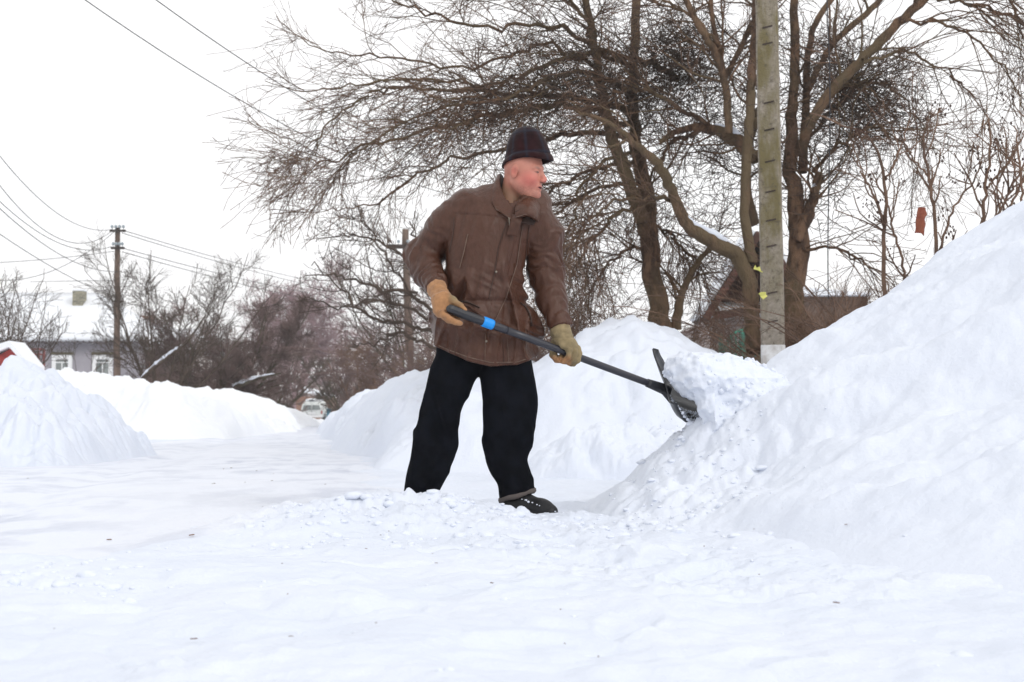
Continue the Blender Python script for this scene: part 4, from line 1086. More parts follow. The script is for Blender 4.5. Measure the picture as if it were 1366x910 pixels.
def pl(pts, Yd, r, k=None, dY=None):
    """limb drawn as seen from the street: pts in photo pixels, at distance Yd (+ per point dY), radii in photo pixels"""
    pts = np.array(pts, float); n = len(pts); k = k or max(8, n * 5)
    if dY is None: dY = np.zeros(n)
    t = np.linspace(0, n - 1 - 1e-6, k); i = t.astype(int); f = (t - i)[:, None]
    full = np.concatenate([pts, np.array(dY, float)[:, None], np.broadcast_to(np.array(r, float), (n,))[:, None]], 1)
    g = lambda q: full[np.clip(q, 0, n - 1)]
    p0, p1, p2, p3 = g(i - 1), g(i), g(i + 1), g(i + 2)
    c = .5 * ((2 * p1) + (-p0 + p2) * f + (2 * p0 - 5 * p1 + 4 * p2 - p3) * f * f + (-p0 + 3 * p1 - 3 * p2 + p3) * f ** 3)
    W = np.array([P(a, b, Yd + d) for a, b, d in c[:, :3]])
    return W, np.maximum(c[:, 3], .3) * (Yd + c[:, 2]) / F
def resample(W, R_, k):
    t = np.linspace(0, len(W) - 1 - 1e-6, k); i = t.astype(int); f = t - i
    return W[i] * (1 - f[:, None]) + W[i + 1] * f[:, None], R_[i] * (1 - f) + R_[i + 1] * f
def jit(W, rng, a):
    q = rng.normal(size=W.shape) * a; q[0] = 0
    return W + q

# ---------------- the two big spreading trees on the right
rng = np.random.default_rng(11)
def big_tree(name, base, limbs, guides, label, rng, dens=1.0, snow=()):
    name_left = base[0] < 2.0
    T = Tree(name, base, label=label, cat='tree', group='big bare trees behind the man')
    par = []
    for W, R_ in limbs:
        T.limb(jit(W, rng, R_.mean() * .11)[None], R_[None] * .78, 16); par.append(resample(W, R_, 12))
    gp = []
    for W, R_ in guides:
        R_ = R_ * .62; T.limb(jit(W, rng, .018)[None], R_[None], 7); gp.append(resample(W, R_, 12))
    LP = np.array([p[0] for p in par]); LR = np.array([p[1] for p in par])
    GP = np.array([p[0] for p in gp]); GR = np.array([p[1] for p in gp])
    # secondary boughs out of the limbs
    a1 = grow(LP, LR, 9.0 * dens, (.6, 2.0), (25, 75), 9, rng, (-.02, 0, .03), .22, 1, .40, .014, .004, .18)
    # from guides: side branches that follow the sweep
    b1 = grow(GP, GR, 21.0 * dens * np.array([(.45 if g[0][:, 2].mean() > (3.9 if name_left else 4.6) else 1.0) for g in gp]), (.5, 2.0), (12, 50), 9, rng, (-.02, 0, -.035), .08, 1, .55, .0085, .0032, .15, .04)
    b2 = grow(b1[0], b1[1], 8.0 * dens, (.35, 1.25), (20, 55), 7, rng, (-.02, 0, -.03), .1, 1, .6, .0055, .0027, .10, .05)
    b3 = grow(b2[0], b2[1], 2.6 * dens, (.08, .40), (25, 60), 5, rng, (0, 0, -.02), .1, 1, .7, .0036, .0023, .16, .05)
    a2 = grow(a1[0], a1[1], 9.0 * dens, (.3, 1.0), (25, 65), 7, rng, (0, 0, -.02), .1, 1, .6, .006, .0028, .17, .03)
    a3 = grow(a2[0], a2[1], 3.6 * dens, (.1, .45), (25, 65), 5, rng, (0, 0, -.02), .1, 1, .7, .003, .0017, .15, .04)
    T.limb(*a1, 6); T.limb(*b1, 5)
    for q in (b2, a2): T.twigs(*q, 3)
    for q in (b3, a3): T.twigs(*q, 3)
    o = T.finish(M['bark_red'], M['twig'], jag=.11)
    return o
Y1 = 14.6
L1 = [pl([(884, 455), (878, 400), (868, 350), (866, 300), (858, 240), (846, 180), (842, 120), (848, 50), (850, -60)], Y1, [19, 17, 16, 15, 13, 11, 9, 8, 7], 40, [0, 0, 0, 0, .1, .2, .3, .4, .5]),
      pl([(868, 330), (850, 275), (832, 225), (815, 180), (800, 110), (790, 40), (768, -40)], Y1, [13, 12, 11, 10, 8, 7, 5], 34, [0, -.1, -.2, -.2, -.3, -.4, -.5]),
      pl([(902, 440), (905, 410), (912, 385), (930, 350), (950, 330)], Y1, [9, 8, 6, 5, 3], 16),
      pl([(1006, 468), (1003, 425), (1000, 385), (985, 345), (950, 322), (918, 302), (900, 265), (880, 222), (850, 195), (815, 165), (770, 150)], Y1 - 1.2, [14, 14, 13, 13, 12, 11, 9.5, 8, 6.5, 4.5, 2.5], 60, [0, 0, 0, 0, -.1, -.2, -.2, -.3, -.3, -.3, -.3])]
L1b = L1.pop(3)
G1 = [pl([(846, 90), (800, 70), (755, 38), (700, 33), (640, 36), (590, 24), (530, 2), (480, -14)], Y1, [6, 5, 4.5, 4, 3.4, 2.8, 2, 1.2], 36, [0, -.1, -.3, -.4, -.5, -.5, -.5, -.5]),
      pl([(905, 105), (860, 82), (800, 70), (760, 78), (700, 98), (650, 112), (560, 108), (480, 112), (420, 122), (352, 110)], Y1, [8, 6.5, 6, 5, 4, 3.4, 2.6, 2, 1.5, .8], 46, [0, -.1, -.3, -.4, -.5, -.6, -.8, -1, -1.1, -1.2]),
      pl([(842, 150), (780, 132), (700, 128), (620, 120), (540, 118), (490, 128), (440, 165), (410, 195), (395, 203)], Y1, [8, 6, 5, 4, 3, 2.4, 2, 1.4, .8], 42, [0, .1, .2, .2, .2, .1, 0, 0, 0]),
      pl([(838, 165), (760, 140), (690, 150), (610, 165), (540, 180), (480, 200), (440, 215), (410, 212), (365, 203)], Y1, [7, 6, 5, 4, 3.2, 2.6, 2, 1.4, .8], 40, [0, -.2, -.5, -.8, -1, -1.2, -1.3, -1.4, -1.5]),
      pl([(836, 185), (790, 175), (730, 185), (670, 200), (600, 215), (545, 240), (500, 270), (460, 280), (420, 284)], Y1, [7, 6, 5, 4, 3, 2.4, 1.9, 1.3, .7], 40, [0, .3, .6, .9, 1, 1.1, 1.2, 1.2, 1.2]),
      pl([(836, 120), (780, 100), (730, 105), (680, 130), (620, 140), (560, 155), (500, 185), (460, 230), (430, 262)], Y1, [6, 5, 4, 3.6, 3, 2.4, 1.9, 1.3, .7], 40, [0, -.3, -.6, -.8, -1, -1.1, -1.2, -1.3, -1.3]),
      pl([(800, 95), (740, 62), (690, 70), (620, 90), (540, 80), (470, 72), (420, 62), (365, 22)], Y1, [5, 4, 3.5, 3, 2.4, 1.8, 1.3, .7], 40, [0, .2, .5, .6, .7, .7, .7, .7]),
      pl([(795, 60), (770, 10), (720, -20), (640, -30), (560, -60)], Y1, [5, 4.4, 4, 3, 2], 26, [0, -.2, -.4, -.6, -.8]),
      pl([(850, 215), (800, 225), (760, 240), (720, 262), (690, 285), (650, 300), (620, 330)], Y1, [5, 4, 3.5, 3, 2.2, 1.6, .8], 30, [0, .4, .7, .9, 1, 1, 1]),
      pl([(862, 270), (825, 285), (785, 325), (762, 375), (750, 425)], Y1, [5, 4, 3, 2, 1], 24, [0, -.2, -.5, -.6, -.7]),
      pl([(866, 330), (830, 338), (800, 368), (782, 415)], Y1, [4, 3, 2, 1], 20, [0, .3, .5, .6]),
      pl([(870, 300), (905, 325), (935, 362), (950, 410)], Y1, [4, 3, 2, 1], 20, [0, .2, .4, .5]),
      pl([(850, 245), (800, 250), (750, 280), (722, 330), (708, 385)], Y1, [5, 4, 3, 2, 1], 24, [0, .3, .6, .8, .9]),
      pl([(850, 200), (810, 215), (780, 245), (765, 290), (750, 340), (742, 385)], Y1, [5, 4, 3.2, 2.5, 1.6, .8], 26, [0, -.3, -.5, -.6, -.7, -.8])]
tA = big_tree('spreading_tree', (float(L1[0][0][0][0]), Y1, .0), L1, G1, 'big bare tree whose twigs sweep far to the left over the man', rng, 1.1)
rng = np.random.default_rng(12)
Y2 = 13.4
L2 = [L1b,
      pl([(1003, 350), (994, 295), (995, 230), (1000, 160), (1004, 90), (1008, 30), (1012, -50)], Y2, [9, 8.5, 8.5, 8, 8, 7, 6], 36, [0, 0, .1, .1, .2, .2, .3]),
      pl([(1062, 475), (1058, 420), (1060, 370), (1066, 320), (1060, 260), (1055, 200), (1058, 140), (1060, 70), (1058, -50)], Y2 + .4, [21, 19, 18, 18, 14, 11, 9, 8, 7], 44, [0, 0, 0, 0, 0, .1, .1, .2, .2]),
      pl([(1062, 320), (1078, 285), (1088, 255), (1092, 230)], Y2 + .3, [11, 10, 8, 7], 16),
      pl([(1066, 205), (1080, 165), (1112, 118), (1150, 80), (1190, 40), (1240, -8), (1300, -60)], Y2 + .2, [9, 9, 9, 8.5, 8, 7.5, 6], 34, [0, -.2, -.3, -.4, -.5, -.6, -.7]),
      pl([(1070, 230), (1074, 170), (1076, 110), (1082, 50), (1100, 10), (1140, -40)], Y2 + .5, [8, 7, 6, 5.5, 5, 4], 30, [0, .1, .2, .3, .4, .5]),
      pl([(1078, 120), (1110, 60), (1160, 15), (1200, -30)], Y2 + .5, [6, 5, 5, 4], 20),
      pl([(1008, 215), (985, 190), (950, 172), (910, 172), (880, 190)], Y2 + .3, [13, 12, 9, 6, 4], 24, [0, 0, .2, .3, .3]),
      pl([(972, 178), (968, 120), (955, 70), (930, 30), (905, -20)], Y2 + .2, [7, 6.5, 6.5, 6, 5], 24),
      pl([(968, 110), (960, 70), (950, 20), (945, -40)], Y2 + .3, [5, 4.5, 4, 3.5], 20),
      pl([(970, 100), (990, 60), (1010, 20), (1030, -30)], Y2 + .4, [5, 4.5, 4, 3.5], 20),
      pl([(1008, 300), (996, 250), (1000, 190), (1020, 120), (1025, 40), (1030, -30)], Y2 + .7, [8, 8, 7, 6, 6, 5], 28)]
G2 = [pl([(1200, 30), (1260, 30), (1310, 60), (1350, 110), (1366, 150)], Y2 - .6, [4, 3, 2.4, 1.6, 1], 24, [0, -.2, -.4, -.5, -.6]),
      pl([(1150, 80), (1210, 70), (1260, 95), (1300, 130), (1330, 170)], Y2 - .3, [4, 3, 2.4, 1.6, .9], 24),
      pl([(1240, -8), (1290, 5), (1340, 20), (1400, 50)], Y2 - .6, [4, 3.4, 2.8, 2], 20),
      pl([(1060, 200), (1110, 150), (1150, 110), (1190, 120), (1225, 160), (1240, 210)], Y2 + .6, [5, 4, 3.4, 2.6, 1.8, 1], 24, [0, .3, .6, .7, .8, .8]),
      pl([(1085, 230), (1120, 190), (1160, 170), (1200, 190), (1230, 240)], Y2 + .5, [5, 4, 3, 2, 1], 22, [0, -.3, -.5, -.6, -.6]),
      pl([(1100, 140), (1130, 110), (1175, 130), (1200, 170)], Y2 + .2, [4, 3, 2.2, 1.2], 20),
      pl([(950, 172), (900, 140), (860, 120), (820, 125), (790, 150)], Y2 + .5, [6, 5, 4, 3, 2], 24),
      pl([(940, 172), (900, 190), (870, 230), (850, 280), (840, 330)], Y2 + .5, [5, 4, 3, 2, 1], 24, [0, .3, .5, .6, .6]),
      pl([(905, 270), (870, 262), (820, 270), (780, 300), (755, 350)], Y2, [5, 4, 3, 2, 1], 24, [0, -.4, -.7, -.9, -1]),
      pl([(960, 60), (920, 20), (880, 0), (840, -10)], Y2 + .2, [4, 3.4, 3, 2], 20),
      pl([(1070, 330), (1110, 330), (1150, 350), (1190, 390)], Y2 + .3, [4, 3, 2, 1], 20),
      pl([(1300, -40), (1340, -10), (1366, 40), (1385, 120)], Y2 - .6, [4, 3, 2, 1], 20)]
tB = big_tree('spreading_tree', (float(L2[2][0][0][0]), Y2, .0), L2, G2, 'many-stemmed bare tree right behind the mossy concrete pole', rng, .72)
# snow on the boughs
def bough_snow(tree, W, R_, i0, i1, rad, seed, hgt=.8):
    pts = W[i0:i1]; r = R_[i0:i1]
    k = len(pts); t = np.linspace(0, k - 1 - 1e-6, k * 5); i = t.astype(int); f = t - i
    c = pts[i] * (1 - f[:, None]) + pts[np.minimum(i + 1, k - 1)] * f[:, None]; rr = r[i]
    e = np.sqrt(np.clip(np.sin(np.linspace(0, PI, len(c))), .02, 1))
    c = c + np.array([0, 0, 1.]) * (rr * .75 + rad * .35 * e)[:, None]
    n = n3(c * 12 + seed)
    return c, np.maximum(rad * e * (1 + .5 * n), .004)
W, R_ = L1b
sp = [bough_snow(tB, W, R_, 19, 33, .040, 3.), bough_snow(tB, L2[3][0], L2[3][1], 5, 15, .035, 5.), bough_snow(tB, L2[7][0], L2[7][1], 4, 12, .03, 8.), bough_snow(tB, L2[2][0], L2[2][1], 16, 18, .02, 8.)]
for c_, r_ in sp[:3]:
    V_, Q_ = tubes(c_[None], r_[None], 12); ctr = np.repeat(c_, 12, 0); V_ = ctr + (V_ - ctr) * (1 + .25 * n3(V_ * 18))[:, None]
    child('snow_patch', V_, tB, Q_, None, M['snow_soft'])
sp = [bough_snow(tA, L1[0][0], L1[0][1], 8, 12, .03, 2.)]
# clusters of old leaves and seed bunches caught in the crowns
def leaf_cloud(name, cen, rad, n, size, m, parent, rng, Yd):
    V, Q = [], []
    c = np.concatenate([np.array(P(a, b, Yd + d))[None] + rng.normal(size=(k_, 3)) * np.array([sx, sx * 1.3, sx]) for (a, b, d, sx, k_) in cen])
    n = len(c); d1 = unit(rng.normal(size=(n, 3))); d2 = unit(np.cross(d1, rng.normal(size=(n, 3))))
    s_ = size * (.5 + rng.random(n))[:, None]
    V = np.stack([c - d1 * s_, c + d2 * s_ * .45 + np.cross(d1, d2) * s_ * .2, c + d1 * s_, c - d2 * s_ * .45 + np.cross(d1, d2) * s_ * .2], 1).reshape(-1, 3)
    Q = np.arange(n * 4).reshape(n, 4)
    return child(name, V, parent, Q, None, m, False)
leaf_cloud('dead_leaves', [(905, 55, 0, .13, 140), (880, 80, .2, .11, 110), (935, 80, .1, .10, 80), (850, 110, 0, .12, 70), (900, 120, .1, .14, 180), (790, 90, 0, .22, 90), (760, 70, 0, .2, 180), (740, 60, 0, .3, 120), (1000, 100, 0, .2, 120)],
           None, 0, .014, M['leafbrown'], tA, np.random.default_rng(4), Y1 - .4)
leaf_cloud('dead_leaves', [(1140, 120, .6, .2, 110), (1170, 130, .6, .18, 100), (1120, 90, .6, .2, 120), (1010, 60, .6, .3, 160)], None, 0, .013, M['leafbrown'], tB, np.random.default_rng(5), Y2)
# tangled nests of fine twigs inside the crowns
def nest(name, cen, parent, rng, Yd, m, L_=(.12, .45), r=.0042):
    c = np.concatenate([np.array(P(a, b, Yd + d))[None] + rng.normal(size=(k_, 3)) * np.array([sx, sx * 1.2, sy]) for (a, b, d, sx, sy, k_) in cen]); n = len(c)
    W = np.empty((n, 6, 3)); W[:, 0] = c; d = unit(rng.normal(size=(n, 3)) * np.array([1, 1, .7]) + np.array([-.35, 0, .1])); st = rng.uniform(L_[0], L_[1], n)[:, None] / 5
    for j in range(1, 6): W[:, j] = W[:, j - 1] + d * st; d = unit(d + rng.normal(size=(n, 3)) * .28)
    V_, Q_ = tubes(W, np.linspace(r, r * .55, 6)[None].repeat(n, 0), 3); child(name, V_, parent, Q_, None, m, True, kind='stuff')
nest('twig_tangle', [(905, 55, 0, .24, .18, 520), (880, 100, .2, .25, .18, 420), (940, 90, .1, .2, .18, 300), (830, 125, 0, .3, .15, 420), (760, 110, 0, .32, .14, 420), (700, 140, .1, .4, .14, 420), (620, 165, .1, .45, .16, 420), (900, 150, .1, .3, .2, 360), (540, 190, .2, .4, .18, 260),
                  (740, 70, 0, .35, .2, 300), (800, 230, .3, .35, .35, 200), (900, 240, .6, .35, .35, 180), (960, 130, .4, .25, .3, 160), (940, 300, .8, .3, .3, 120), (820, 330, .6, .3, .35, 140)], tA, R_g(21), Y1 - .2, M['twig_dark'])
nest('twig_tangle', [(1140, 120, .6, .22, .2, 520), (1175, 150, .6, .22, .22, 420), (1110, 90, .6, .25, .25, 300), (1120, 180, .5, .2, .2, 260), (1015, 100, .6, .3, .5, 300), (1090, 250, .4, .2, .3, 160), (980, 200, .6, .25, .25, 260)], tB, R_g(22), Y2, M['twig_dark'])
# dense inner thicket of thin shoots (water sprouts) under the crowns
def thicket(name, label, boxes, n, length, Yd, m, rng, r=.004, trop=(0, 0, .0), ang=(0, 360), k=7, catn='shrub', group=None, sub=2.5, wander=.14, tm=None, rt=.0018):
    px, py = [], []
    W = []
    for (x0, y0, x1, y1, w_) in boxes:
        c = int(n * w_); xs_ = rng.uniform(x0, x1, c); ys_ = rng.uniform(y0, y1, c); dd = rng.uniform(-.8, .8, c)
        W += [P(a, b, Yd + q) for a, b, q in zip(xs_, ys_, dd)]
    W = np.array(W); m_ = len(W)
    an = np.radians(rng.uniform(ang[0], ang[1], m_)); d = unit(np.stack([np.cos(an), rng.normal(size=m_) * .35, np.sin(an)], 1))
    L_ = rng.uniform(length[0], length[1], m_); out = np.empty((m_, k, 3)); out[:, 0] = W; st = (L_ / (k - 1))[:, None]
    for j in range(1, k):
        out[:, j] = out[:, j - 1] + d * st; d = unit(d + rng.normal(size=(m_, 3)) * wander + np.array(trop))
    R_ = np.repeat(np.linspace(r, rt, k)[None], m_, 0)
    T = Tree(name, tuple(float(v) for v in [W[:, 0].mean(), Yd, 0]), label=label, cat=catn, group=group)
    T.limb(out, R_, 4)
    c = grow(out, R_, float(sub), (length[0] * .25, length[1] * .55), (20, 60), 6, rng, trop, .1, 1, .7, r * .6, rt, wander)
    T.twigs(*c); c2 = grow(c[0], c[1], float(sub) * .7, (length[0] * .1, length[1] * .25), (25, 60), 4, rng, trop, .1, 1, .8, r * .4, rt, wander); T.twigs(*c2)
    T.finish(tm or m, m, 'stems', 'twigs')
    return T.o

# ---------------- generic tree for the background
def stem_tree(name, px, py, Yd, H, spread, rng, label, bark, twig, nl=6, dens=(6., 6., 4., 3.), r0=.12, forks=.35, lean=0.0, rt=.004, up=.06, catn='tree', group=None, trunk_h=.25, k=9, angs=(25, 60), jag=.06, wander=.16, buds=0, parts=('trunk', 'crown')):
    b = P(px, py, Yd); gz = float(ground_base(np.array(b[0]), np.array(Yd))); b[2] = max(gz - .05, b[2] - 1.2) if py < 600 else gz
    T = Tree(name, tuple(float(v) for v in b), label=label, cat=catn, group=group)
    th = trunk_h * H
    tr = np.stack([b + np.array([lean * q, 0, th * q]) for q in np.linspace(0, 1, 8)]); tr += rng.normal(size=tr.shape) * .02 * th * np.linspace(0, 1, 8)[:, None]
    R_ = np.linspace(r0, r0 * .75, 8)
    T.limb(tr[None], R_[None], 9)
    limbs = []
    for i in range(nl):
        a = 2 * PI * (i + rng.random() * .7) / nl; q = 7 if i < nl * .6 else int(rng.integers(4, 7))
        out = np.array([math.cos(a) * spread * rng.uniform(.6, 1.1), math.sin(a) * spread * .8 * rng.uniform(.5, 1.), 0]); top = H * rng.uniform(.7, 1.05) - th * q / 7
        t = np.linspace(0, 1, 12)[:, None]
        c = tr[q] + out * (t ** .8) * (1 + .0 * t) + np.array([0, 0, 1.]) * top * t ** 1.15 + np.array([lean, 0, 0]) * t
        c = c + np.cumsum(rng.normal(size=c.shape) * .03 * H / 3 * np.linspace(0, 1, 12)[:, None], 0)
        limbs.append(c)
    LP = np.array(limbs); LR = np.linspace(r0 * .42, r0 * .08, 12)[None].repeat(len(LP), 0)
    T.limb(LP, LR, 7)
    a1 = grow(LP, LR, dens[0], (.25 * H, .5 * H), angs, k, rng, (0, 0, up), .15, .95, .55, r0 * .3, rt * 1.3, wander)
    T.limb(*a1, 5)
    a2 = grow(*a1, dens[1], (.1 * H, .26 * H), angs, 7, rng, (0, 0, up * .7), .15, 1, .65, r0 * .12, rt, wander); T.twigs(*a2)
    a3 = grow(*a2, dens[2], (.05 * H, .13 * H), (20, 60), 5, rng, (0, 0, up * .5), .1, 1, .8, r0 * .07, rt * .8, wander); T.twigs(*a3)
    if dens[3] > 0:
        a4 = grow(*a3, dens[3], (.025 * H, .07 * H), (20, 60), 4, rng, (0, 0, 0), .1, 1, .9, r0 * .05, rt * .7, wander); T.twigs(*a4)
    T.finish(bark, twig, parts[0], parts[1], jag)
    return T.o, LP, LR, a1
R = np.random.default_rng
# shrubs with seed bunches on the right, above the tall bank
def seed_shrub(px, Yd, stems, label, seed):
    r_ = R(seed); T = Tree('seed_shrub', (float(GX(px, Yd)), Yd, .0), label=label, cat='shrub', group='bare shrubs with seed bunches above the tall bank')
    LP, LR = [], []
    for pts, rad in stems:
        W, Rr = pl(pts, Yd, rad, 26); W = jit(W, r_, .006); T.limb(W[None], Rr[None] * .75, 6); a, b = resample(W, Rr, 12); LP.append(a); LR.append(b)
    LP, LR = np.array(LP), np.array(LR)
    a1 = grow(LP, LR, 4.5, (.35, 1.0), (30, 55), 7, r_, (0, 0, .10), .25, 1, .6, .009, .004, .16, 0, None, .5); T.limb(*a1, 5)
    a2 = grow(*a1, 3.4, (.15, .5), (30, 60), 6, r_, (0, 0, .10), .3, 1, .7, .005, .003, .14); T.twigs(*a2)
    a3 = grow(*a2, 1.2, (.05, .16), (30, 60), 4, r_, (0, 0, .08), .3, 1, .7, .003, .0022, .14); T.twigs(*a3)
    T.finish(M['twig'], M['twig'], 'stems', 'twigs')
    tips = np.concatenate([a2[0][:, -1], a1[0][:, -1]]); sel = tips[r_.random(len(tips)) < .16]; sel = sel[sel[:, 2] > 1.2]
    V, Tt = [], []; n = 0
    for c in sel[:26]:
        for q in range(int(r_.integers(4, 12))):
            v = IV0 * r_.uniform(.004, .009) * np.array([1, 1, 1.5]) + c + r_.normal(size=3) * .028; V.append(v); Tt.append(IT0 + n); n += len(v)
    if V: child('seed_bunches', np.concatenate(V), T.o, None, np.concatenate(Tt), M['seed'], True, kind='stuff')
    sel2 = tips[r_.random(len(tips)) < .5]
    return T.o
IV0, IT0 = icoball(1)
seed_shrub(1250, 10.2, [([(1262, 420), (1250, 350), (1248, 300), (1240, 240), (1232, 190), (1240, 150)], [4.2, 3.6, 3.2, 2.6, 2, 1]), ([(1250, 345), (1272, 280), (1300, 240), (1312, 200)], [2.6, 2, 1.6, 1]), ([(1240, 240), (1215, 205), (1200, 180)], [2, 1.5, 1])], 'forked bare shrub in the middle of the row, beside the hanging rusty rag', 31)
seed_shrub(1300, 10.4, [([(1250, 420), (1290, 350), (1310, 290), (1316, 240), (1322, 190), (1316, 150)], [4, 3.6, 3.2, 2.6, 2, 1.2]), ([(1300, 340), (1335, 280), (1360, 230), (1380, 190)], [3, 2.4, 2, 1.4]), ([(1316, 250), (1350, 210), (1372, 160)], [2.2, 1.8, 1])], 'bare shrub with the darkest seed bunches close to the right edge', 32)
seed_shrub(1190, 10.8, [([(1196, 470), (1180, 400), (1178, 340), (1180, 290), (1180, 240), (1165, 190), (1120, 165), (1080, 150)], [4.4, 4, 3.6, 3.2, 2.8, 2.2, 1.8, 1.2]), ([(1180, 300), (1165, 260), (1150, 230), (1135, 205)], [2.6, 2, 1.5, 1]), ([(1182, 240), (1200, 200), (1215, 150)], [2.2, 1.6, 1]), ([(1215, 440), (1205, 360), (1190, 300), (1180, 250)], [2.6, 2.4, 2, 1.2])], 'leftmost bare shrub of the row, its stem arching left at the top', 33)
seed_shrub(1345, 10.0, [([(1325, 400), (1330, 320), (1352, 270), (1366, 230), (1372, 160)], [3, 2.6, 2.2, 1.8, 1]), ([(1385, 380), (1366, 290), (1360, 220), (1355, 170)], [3, 2.4, 2, 1]), ([(1280, 420), (1285, 370), (1310, 330), (1340, 300)], [2.4, 2, 1.6, 1])], 'bare shrub cut by the right edge of the picture', 34)
# arching brush right of the concrete pole
def arcs(label, seed, Yd, xr, n, h, spread, mm, r=.009, lean=0.0, group=None, sub=(4., 3.), rt=.0026, name='arching_brush', curve=.10):
    r_ = R(seed); cx = sum(xr) / 2
    T = Tree(name, (float(GX(cx, Yd)), Yd, .0), label=label, cat='shrub', group=group)
    x = r_.uniform(GX(xr[0], Yd), GX(xr[1], Yd), n); y = Yd + r_.uniform(-.5, .5, n); W = np.empty((n, 10, 3)); W[:, 0] = np.stack([x, y, np.zeros(n)], 1)
    d = unit(np.stack([r_.normal(size=n) * spread + lean, r_.normal(size=n) * spread * .6, np.ones(n)], 1)); st = (r_.uniform(h[0], h[1], n) / 9)[:, None]
    side_ = np.sign(d[:, 0])[:, None] * np.array([[curve, 0, -.02 * curve / .1]])
    for j in range(1, 10): W[:, j] = W[:, j - 1] + d * st; d = unit(d + side_ + r_.normal(size=(n, 3)) * .07 + np.array([0, 0, -.04 - .012 * j]))
    Rr = np.repeat(np.linspace(r, rt, 10)[None], n, 0); T.limb(W, Rr, 5)
    a1 = grow(W, Rr, sub[0], (.3, 1.1), (20, 55), 7, r_, (0, 0, -.03), .25, 1, .6, r * .6, rt * .9, .12); T.twigs(*a1)
    a2 = grow(*a1, sub[1], (.1, .4), (25, 60), 5, r_, (0, 0, -.02), .2, 1, .7, r * .4, rt * .8, .12); T.twigs(*a2)
    T.finish(mm, mm, 'stems', 'twigs'); return T.o
arcs('tangle of arching stems between the concrete pole and the seed shrubs', 41, 12.4, (1075, 1230), 40, (1.4, 3.2), .45, M['twig'], .010)
arcs('dense rusty brown brush at the foot of the concrete pole', 42, 13.6, (1070, 1150), 200, (1.1, 1.9), .28, M['hedge_brown'], .006, .16, None, (7., 5.), .0024, 'arching_brush', .035)
arcs('thin grey brush between the left trunk and the rounded bank', 43, 17.5, (740, 905), 90, (1.0, 2.4), .45, M['twig_dark'], .008, 0, None, (6., 4.), .003)
arcs('bare brush in front of the pole foot, poking out of the snow', 44, 11.6, (1065, 1110), 8, (.5, 1.0), .3, M['twig_dark'], .004, 0, None, (2., 1.))
# purple-brown thicket far behind the man's back
thk = dict(sub=(6., 4.), rt=.006)
arcs('purple brown thicket behind the man, right of the two white wooden posts', 45, 32., (560, 770), 150, (2.0, 4.2), .35, M['twig_purple'], .018, 0, None, (8., 5.), .006)
arcs('low purple bushes below the left trunk of the spreading tree', 46, 24., (760, 880), 150, (1.4, 2.6), .4, M['twig_purple'], .012, 0, None, (8., 5.), .005)
# apple tree behind the man's elbow
T_ = Tree('apple_tree', (float(GX(590, 22.)), 22., 0), label='low spreading apple tree half hidden behind the man', cat='tree')
ra = R(51); ls = []
for pts, rad in [([(610, 520), (600, 480), (588, 440), (575, 380), (560, 330), (548, 300)], [7, 6, 5, 4, 3, 1.5]), ([(592, 450), (560, 438), (530, 430), (500, 425), (470, 400), (440, 370), (415, 350)], [5, 4.5, 4, 3.4, 2.6, 1.8, 1]),
                 ([(590, 420), (550, 395), (510, 385), (470, 375), (440, 365), (400, 372)], [4.5, 4, 3.4, 2.6, 2, 1]), ([(596, 470), (560, 455), (530, 445), (500, 455), (470, 462)], [4, 3.5, 3, 2, 1]),
                 ([(575, 380), (540, 345), (500, 320), (460, 315), (420, 320)], [3.5, 3, 2.4, 1.8, 1]), ([(590, 430), (540, 410), (500, 400), (450, 410), (405, 395)], [4, 3.4, 2.8, 2, 1]),
                 ([(600, 420), (620, 380), (640, 340)], [4, 3, 2]), ([(560, 400), (520, 350), (490, 300), (470, 290)], [3, 2.4, 1.8, 1])]:
    W, Rr = pl(pts, 22., rad, 26, ra.uniform(-.6, .6, len(pts)) * np.linspace(0, 1, len(pts))); Rr = Rr * .6; T_.limb(jit(W, ra, .025)[None], Rr[None], 7); ls.append(resample(W, Rr, 12))
LP = np.array([q[0] for q in ls]); LR = np.array([q[1] for q in ls])
a1 = grow(LP, LR, 15., (.4, 1.5), (25, 65), 8, ra, (0, 0, .09), .1, 1, .5, .010, .005, .17); T_.limb(*a1, 4)
a2 = grow(*a1, 4.5, (.15, .6), (30, 70), 6, ra, (0, 0, .05), .1, 1, .6, .007, .0038, .17); T_.twigs(*a2)
a3 = grow(*a2, 1.6, (.05, .2), (30, 70), 4, ra, (0, 0, .0), .1, 1, .7, .004, .003, .17); T_.twigs(*a3)
T_.finish(M['twig_dark'], M['twig_dark'], jag=.06)
# left side fruit trees
stem_tree('fruit_tree', 42, 545, 40., 4.3, 1.7, R(61), 'slim bare fruit tree in front of the left house window', M['twig_dark'], M['twig_dark'], 6, (5., 4., 2.4, 0.), .075, rt=.0065, lean=-.3, up=.07, trunk_h=.3)
stem_tree('fruit_tree', -8, 545, 36., 4.4, 1.5, R(62), 'bare fruit tree cut by the left edge of the picture', M['twig_dark'], M['twig_dark'], 6, (5., 4., 2.4, 0.), .07, rt=.006, up=.07, trunk_h=.3)
o_, LPq, LRq, a1q = stem_tree('fruit_tree', 190, 548, 42., 5.1, 2.7, R(63), 'wide bare fruit tree right beside the tall wooden pole', M['twig_dark'], M['twig_dark'], 8, (9., 8., 3.4, 0.), .10, rt=.006, lean=.6, up=.06, trunk_h=.12, angs=(20, 50))
